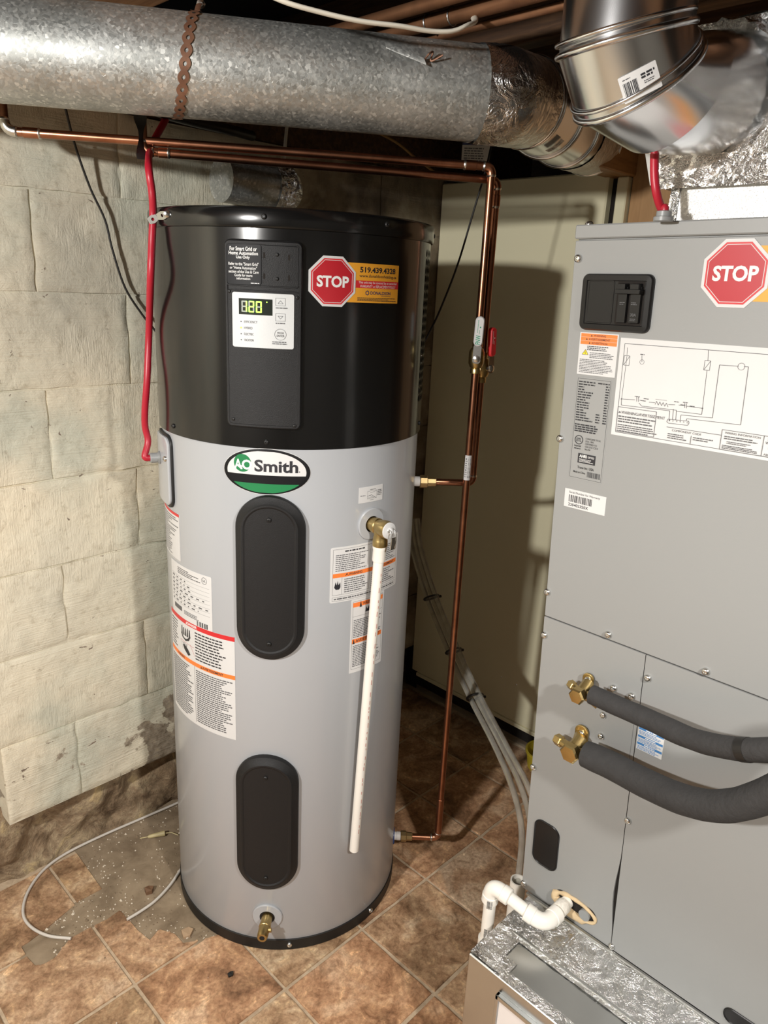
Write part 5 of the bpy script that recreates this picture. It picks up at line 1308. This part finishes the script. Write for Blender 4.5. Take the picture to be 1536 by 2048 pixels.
for (x, y), X_, lab in (((863, 1195), 1.55, 'black zip tie highest up on the clear tubes'), ((907, 1302), 1.49, 'black zip tie on the clear tubes behind the copper riser'), ((950, 1394), 1.43, 'black zip tie lowest down on the clear tubes')):
    c = on(x, y, 0, X_); i = min(range(len(tpath)), key=lambda k_: (tpath[k_]-c).length); t_ = (tpath[min(i+1, 8)]-tpath[i-1]).normalized()
    u_ = rt2.to_3d(); u_ = (u_-t_*u_.dot(t_)).normalized(); v_ = t_.cross(u_)
    z_ = thing('zip_tie', lab, 'zip tie', c, 'black zip ties on the clear tubes')
    mb = MB(); loop = [c+u_*.0225*math.cos(a)+v_*.012*math.sin(a) for a in [2*PI*k/24 for k in range(24)]]; mb.tube(loop, .0034, 6, closed=True); mb.obj('band', BLKC, z_, 60)
    mb = MB(); mb.tube([c+u_*.019-v_*.006, c+u_*.031-v_*.008], .004, 6); mb.obj('head', BLKC, z_, 40)

# ================================================================== CABLES AND WIRES
def cable(name, label, cat, pts, r, mat, n=10, flat=None, grp=None, part='sheath'):
    path = smooth_path(pts, 6); t = thing(name, label, cat, path[-1], grp); mb = MB(); mb.tube(path, r, n, flat=flat); mb.obj(part, mat, t, 60); return t
DT = lambda px, py, off: at_depth(px, py, off)
rc1 = [at_depth(345, 205, 1.52), at_depth(328, 245, 1.46), at_depth(303, 290, 1.38), at_depth(297, 330, 1.335), at_depth(304, 385, 1.315), at_depth(304, 425, 1.31), at_depth(301, 520, 1.33), at_depth(297, 640, 1.37), at_depth(293, 760, 1.42), at_depth(292, 830, 1.46), at_depth(296, 868, 1.475)]
cdep = (CONN-CAMPOS).dot(_fw)
def tdep(px, py, r_):
    d = ray(px, py); a = d.x*d.x+d.y*d.y; b = -2*(d.x*TX+d.y*TY); c = TX*TX+TY*TY-r_*r_
    D = max(0.0, b*b-4*a*c); return (-b-math.sqrt(D))/(2*a)
cable('power_cable', 'red power cable running down the left side of the tank', 'cable', [at_depth(x, y, d_) for x, y, d_ in ((350, 200, cdep-.02), (328, 245, cdep-.06), (303, 292, cdep-.10), (297, 330, tdep(304, 385, .300)-.012), (304, 385, tdep(304, 385, .300)-.006), (306, 428, tdep(306, 428, .2985)), (304, 480, tdep(306, 480, .300)-.004), (301, 560, tdep(306, 560, .302)-.01), (298, 660, cdep-.07), (294, 760, cdep-.05), (290, 815, cdep-.03), (290, 852, cdep-.012), (296, 883, cdep-.002))]+[CONN+cdv*.010+Vector((0, 0, .004)), CONN, CONN-cdv*.012], .0068, REDC)
tc_ = aw(1327, 440, -.04); tcw = on(1327, 436, 2, ZT+.004)
rcp = [at_depth(1309, 255, .985), at_depth(1309, 300, .99), at_depth(1309, 350, 1.0), at_depth(1313, 385, 1.005), at_depth(1322, 415, 1.01), tcw+Vector((0, 0, .012)), tcw-Vector((0, 0, .004))]
dcon = (tcw-CAMPOS).dot(_fw)
rcp = [at_depth(x, y, dcon+o_) for x, y, o_ in ((1309, 262, -.02), (1309, 300, -.02), (1309, 350, -.015), (1313, 385, -.01), (1322, 415, 0))]+[tcw+Vector((0, 0, .012)), tcw-Vector((0, 0, .002))]
rcb = cable('power_cable', 'red power cable dropping into the top of the grey cabinet', 'cable', rcp, .0056, REDC)
mb = MB(); mb.lathe(tcw-Vector((0, 0, .004)), (0, 0, 1), [(.013, 0), (.013, .005), (.010, .006), (.010, .012), (.008, .013)], 16); mb.obj('cable_clamp', GREYC, rcb, 30)
# clip holding the red cable to the lid
s_, z_ = on_tank(325, 428, .29); 
clp = thing('cable_clip', 'small perforated steel strap pinning the red cable to the lid rim', 'clip', (TX, TY, 1.6))
mb = MB()
_dc = tdep(306, 428, .2985)-.0085
cA = at_depth(297, 443, _dc+.004); cB = at_depth(314, 434, _dc); cC = at_depth(334, 428, tdep(334, 428, .2925))
for a_, b_ in ((cA, cB), (cB, cC)):
    c_ = (a_+b_)/2; ex = (b_-a_); L_ = ex.length; ex.normalize(); nz_ = (CAMPOS-c_).normalized(); ey = nz_.cross(ex).normalized(); out = []; inn = []
    for k in range(16):
        t = 2*PI*k/16; cx, cy = math.cos(t), math.sin(t); q = 1/max(abs(cx), abs(cy)); ox, oy = cx*q, cy*q; hw = .0050+.0024*math.cos(ox*PI/2)**2
        out.append(c_+ex*ox*L_/2+ey*oy*hw); inn.append(c_+ex*cx*.0028+ey*cy*.0028)
    mb.loft([inn, out, [p_-nz_*.0014 for p_ in out]], True)
mb.obj('strap', STEEL, clp, 30); mb = MB(); mb.lathe(cC-(CAMPOS-cC).normalized()*.002, (CAMPOS-cC), [(.0065, 0), (.006, .003), (.003, .0045)], 8); mb.obj('screw', STEEL, clp, 30)
yW = WY-.016
cable('black_wire', 'thin black wire hanging down the painted wall left of tank', 'wire', [on(x, y, 1, yy) for x, y, yy in ((128, 205, 1.60), (150, 290, 1.63), (180, 375, 1.645), (210, 440, 1.648), (225, 500, 1.65), (250, 575, 1.65), (285, 630, 1.648), (315, 668, 1.64), (345, 720, 1.63))], .0026, BLKC, 8)
cable('black_wire', 'thin black wire slanting from duct down behind the tank, before cream panel', 'wire', [at_depth(x, y, d_) for x, y, d_ in ((985, 280, 1.62), (970, 345, 1.62), (945, 430, 1.64), (915, 530, 1.66), (880, 620, 1.67), (856, 670, 1.68), (830, 720, 1.68))], .0022, BLKC, 8)
cable('white_cable', 'off white cable sagging across the ceiling above the round duct', 'cable', [at_depth(x, y, d_) for x, y, d_ in ((470, -45, 1.05), (560, 0, 1.06), (640, 24, 1.08), (720, 42, 1.10), (800, 52, 1.12), (860, 62, 1.14), (905, 62, 1.15), (935, 50, 1.16), (950, 42, 1.20), (940, 20, 1.3))], .0056, WHC, 10, .6)
cable('white_cable', 'thin white cable hanging behind the tank beside the foil taped collar', 'cable', [at_depth(x, y, d_) for x, y, d_ in ((578, 225, 1.86), (573, 260, 1.86), (569, 310, 1.86), (569, 360, 1.86), (573, 410, 1.87), (575, 450, 1.88))], .0042, WHC, 8)
cable('black_hose', 'black hose passing behind the duct above the copper pipes', 'hose', [at_depth(x, y, d_) for x, y, d_ in ((285, 215, 1.40), (340, 232, 1.46), (400, 246, 1.52), (460, 262, 1.6), (505, 272, 1.66))], [.008]*30+[.006], BLKC, 10) if False else cable('black_hose', 'black hose passing behind the duct above the copper pipes', 'hose', [at_depth(x, y, d_) for x, y, d_ in ((285, 212, 1.42), (340, 230, 1.48), (400, 246, 1.54), (460, 260, 1.6), (505, 272, 1.66))], .0105, BLKC, 10)
cable('brown_cable', 'brown cable looping through the dark gap above the cream panel', 'cable', [at_depth(x, y, d_) for x, y, d_ in ((735, 258, 1.95), (770, 272, 1.96), (800, 290, 1.98), (830, 315, 2.0), (870, 345, 2.02))], .0035, M('brown_sheath', (.30, .17, .05), .6), 8)

# ================================================================== SMALL DUCT COLLAR BEHIND TANK
sA = on(440, 368, 1, 1.60); sBq = on(575, 378, 1, 1.585)
sd_ = thing('duct_collar', 'dull grey duct stub with crinkled foil end behind the tank top', 'duct', sBq)
sdir = Vector((sBq.x-sA.x, 0, 0)).normalized(); s0 = Vector((sA.x, 1.595, sBq.z)); s1 = Vector((sBq.x-.03, 1.595, sBq.z))
mb = MB(); mb.rod(s0, s1, .050, 40); mb.obj('duct_pipe', GALV, sd_, 50)
fx = (Vector((-.55, -.84, 0))).normalized(); fc = Vector((sBq.x+.005, 1.588, sBq.z))
path = [s1-sdir*.02, s1+sdir*.006, fc]
crinkle_band(sd_, path, .051, FOIL, .004, sc=30)
mb = MB(); rg = [[fc+sdir*(.002*k)+(p_-fc)*(1-k*.12)+Vector((.003*noise.noise(p_*60+Vector((k, 0, 0))),)*3) for p_ in ring(fc, sdir, .052, 40)] for k in range(8)]
# flared foil disc facing the room
rg = []
for k in range(7):
    f_ = 1-k/6.5; rg.append([fc+(p_-fc)*f_+fx*(.004*noise.noise(p_*50+Vector((k*.7, 0, 0)))+.010*(1-f_)) for p_ in ring(fc+sdir*.0, (fx+sdir*.6), .048, 40)])
mb.loft(rg, True, False, True); mb.obj('foil_end', FOIL, sd_, 25)
mp_n = (CAMPOS-fc).normalized(); mp_r = Vector((0, 0, 1)).cross(mp_n).normalized(); mp_u = mp_n.cross(mp_r)
ca, sa_ = math.cos(.35), math.sin(.35); lc = at_depth(588, 365, (fc-CAMPOS).dot(_fw)-.035)
lmap = lambda s_, z_, h_: lc+(mp_r*ca+mp_u*sa_)*s_+(mp_u*ca-mp_r*sa_)*z_+mp_n*h_
mb = MB(); mb.plate(rrect(.024, .036, .001, 2), [(0, 0), (0, .0008)], lmap, (0, 0), 2); lo = mb.obj('barcode_sticker', WHT, sd_, 30); p = Print(lmap, (-.012, .018, .012, -.018), .0009); p.barcode(.2, .3, .8, .75, INK, 8); p.dashes(.2, .12, .8, .22, 1, INKG); p.build(lo)

# ================================================================== TAG, CEILING PIPES, BITS
tc0 = at_depth(952, 300, 1.75); tn = (CAMPOS-tc0).normalized(); tr = Vector((0, 0, 1)).cross(tn).normalized(); tu = tn.cross(tr)
gmap = lambda s_, z_, h_: tc0+tr*s_+tu*z_+tn*h_
tg = thing('paper_tag', 'paper tag with dark blue top hanging under the duct elbow', 'tag', tc0)
mb = MB(); mb.plate(rrect(.066, .072, .016, 5), [(0, 0), (0, .0008)], gmap, (0, 0), 3); to = mb.obj('card', M('tag_paper', (.55, .53, .48), .6), tg, 30); p = Print(gmap, (-.033, .036, .033, -.036), .0009); p.rect(.0, .04, 1, .36, NAVY); p.circ(.10, .18, .004, WTXT, .001, 12); p.dashes(.08, .42, .92, .86, 6, INKG, .5); p.build(to)
def ceil_pipe(label, p0, p1, zz, r):
    a = on(*p0, 2, zz); b = on(*p1, 2, zz); X_ = (a.x+b.x)/2; t = thing('copper_pipe', label, 'pipe', (X_, .2, zz)); mb = MB(); mb.rod((X_, 1.6, zz), (X_, -.6, zz), r, 16); mb.obj('pipe_run', mat_simple_noise('old_copper', [(.3, (.13, .06, .03)), (.7, (.27, .13, .065))], 10, .5, .1, .001, metal=.7), t, 40); return t
ceil_pipe('dull copper ceiling pipe, first one above the round duct', (640, 70), (890, 0), 1.955, .0105)
cpz = ceil_pipe('dull copper ceiling pipe, second one above the round duct', (720, 78), (1000, 12), 1.945, .0125)
ceil_pipe('thin dull copper ceiling pipe, third one above the round duct', (800, 85), (960, 60), 1.935, .007)
for px, py in ((868, 50), (917, 38)):
    q = on(px, py, 2, 1.945); mb = MB(); X_ = (on(720, 78, 2, 1.945).x+on(1000, 12, 2, 1.945).x)/2
    mb.tube([(X_+.0138*math.cos(a), q.y, 1.945+.0138*math.sin(a)) for a in [2*PI*k/20 for k in range(20)]], .0014, 6, closed=True); mb.obj('hanger_wire', STEEL, cpz, 60)
# clear hose looping on the floor
zf = .0045
hp = [(368, 1598), (352, 1607), (285, 1636), (200, 1673), (130, 1708), (85, 1742), (55, 1785), (46, 1825), (60, 1852), (95, 1871), (142, 1877)]
cable('floor_hose', 'thin translucent hose curling over the torn floor by the wall', 'hose', [on(x, y, 2, zf) for x, y in hp], .0036, M('milky_tube', (.62, .58, .52), .3, 0, .05), 8)
cable('floor_hose', 'short end of translucent hose reaching under the tank side', 'hose', [on(x, y, 2, zf) for x, y in ((254, 1839), (285, 1820), (312, 1800), (340, 1770), (362, 1738))], .0036, M('milky_tube', (.62, .58, .52), .3), 8)
def chip(name, label, px, py, mat, pts, h_):
    c = on(px, py, 2, 0); t = [(c.x+a*.001, c.y+b*.001) for a, b in pts]; mb = MB(); mb.loft([[(x, y, -.002) for x, y in t], [(x, y, h_*(.6+.4*((k*7) % 5)/4)) for k, (x, y) in enumerate(t)]], True, True, True); o = mb.obj(name, mat, None, 0, label=label, category='debris'); return o
chip('tile_shard', 'small brown tile shard lying on the bare concrete', 297, 1783, M('shard_brown', (.16, .085, .045), .6), [(-9, -6), (4, -11), (13, -3), (6, 9), (-6, 8)], .012)
chip('tile_flake', 'loose curled tan tile flake beside the tank base', 374, 1866, M('flake_tan', (.42, .29, .18), .6), [(-14, -8), (0, -14), (15, -4), (10, 10), (-8, 12)], .006)
chip('black_scrap', 'tiny black scrap on the tile in front of the tank', 461, 1950, BLKC, [(-7, -3), (2, -6), (8, 0), (3, 5), (-5, 4)], .006)
# plastic wall plug lying by the wall
c = on(312, 1670, 2, .008); pg = thing('plastic_plug', 'yellowish plastic wall plug lying by the footing', 'debris', c); ax_ = Vector((.8, .5, .1)).normalized(); dirp = (on(330, 1667, 2, .01)-on(290, 1676, 2, .006)).normalized()
mb = MB(); mb.lathe(c-dirp*.022, dirp, [(.003, 0), (.005, .006), (.0065, .030), (.0075, .040), (.0075, .046)], 10); mb.obj('plug_body', M('plug_plastic', (.50, .42, .22), .5), pg, 40)
mb = MB(); mb.tube([c+dirp*.02, c+dirp*.03+Vector((.01, -.006, -.002)), c+dirp*.04+Vector((.012, -.02, -.006))], .0015, 6); mb.tube([c-dirp*.02, c-dirp*.04+Vector((0, .006, -.004))], .0015, 6); mb.obj('tags', M('plug_plastic', (.50, .42, .22), .5), pg, 40)
# yellow bucket rim seen behind the cabinet
yb = on(1052, 1512, 0, 1.55); BK = on(1052, 1528, 2, 0)+Vector((.03, -.045, 0)); bkt = thing('yellow_bucket', 'yellow plastic bucket on the floor behind the grey cabinet', 'bucket', BK)
mb = MB(); mb.lathe(BK, (0, 0, 1), [(.050, 0), (.058, .055), (.062, .056), (.062, .062), (.056, .062), (.048, .004)], 32); mb.obj('pail', M('yellow_plastic', (.50, .40, .03), .4), bkt, 40)
bpy.context.view_layer.update()
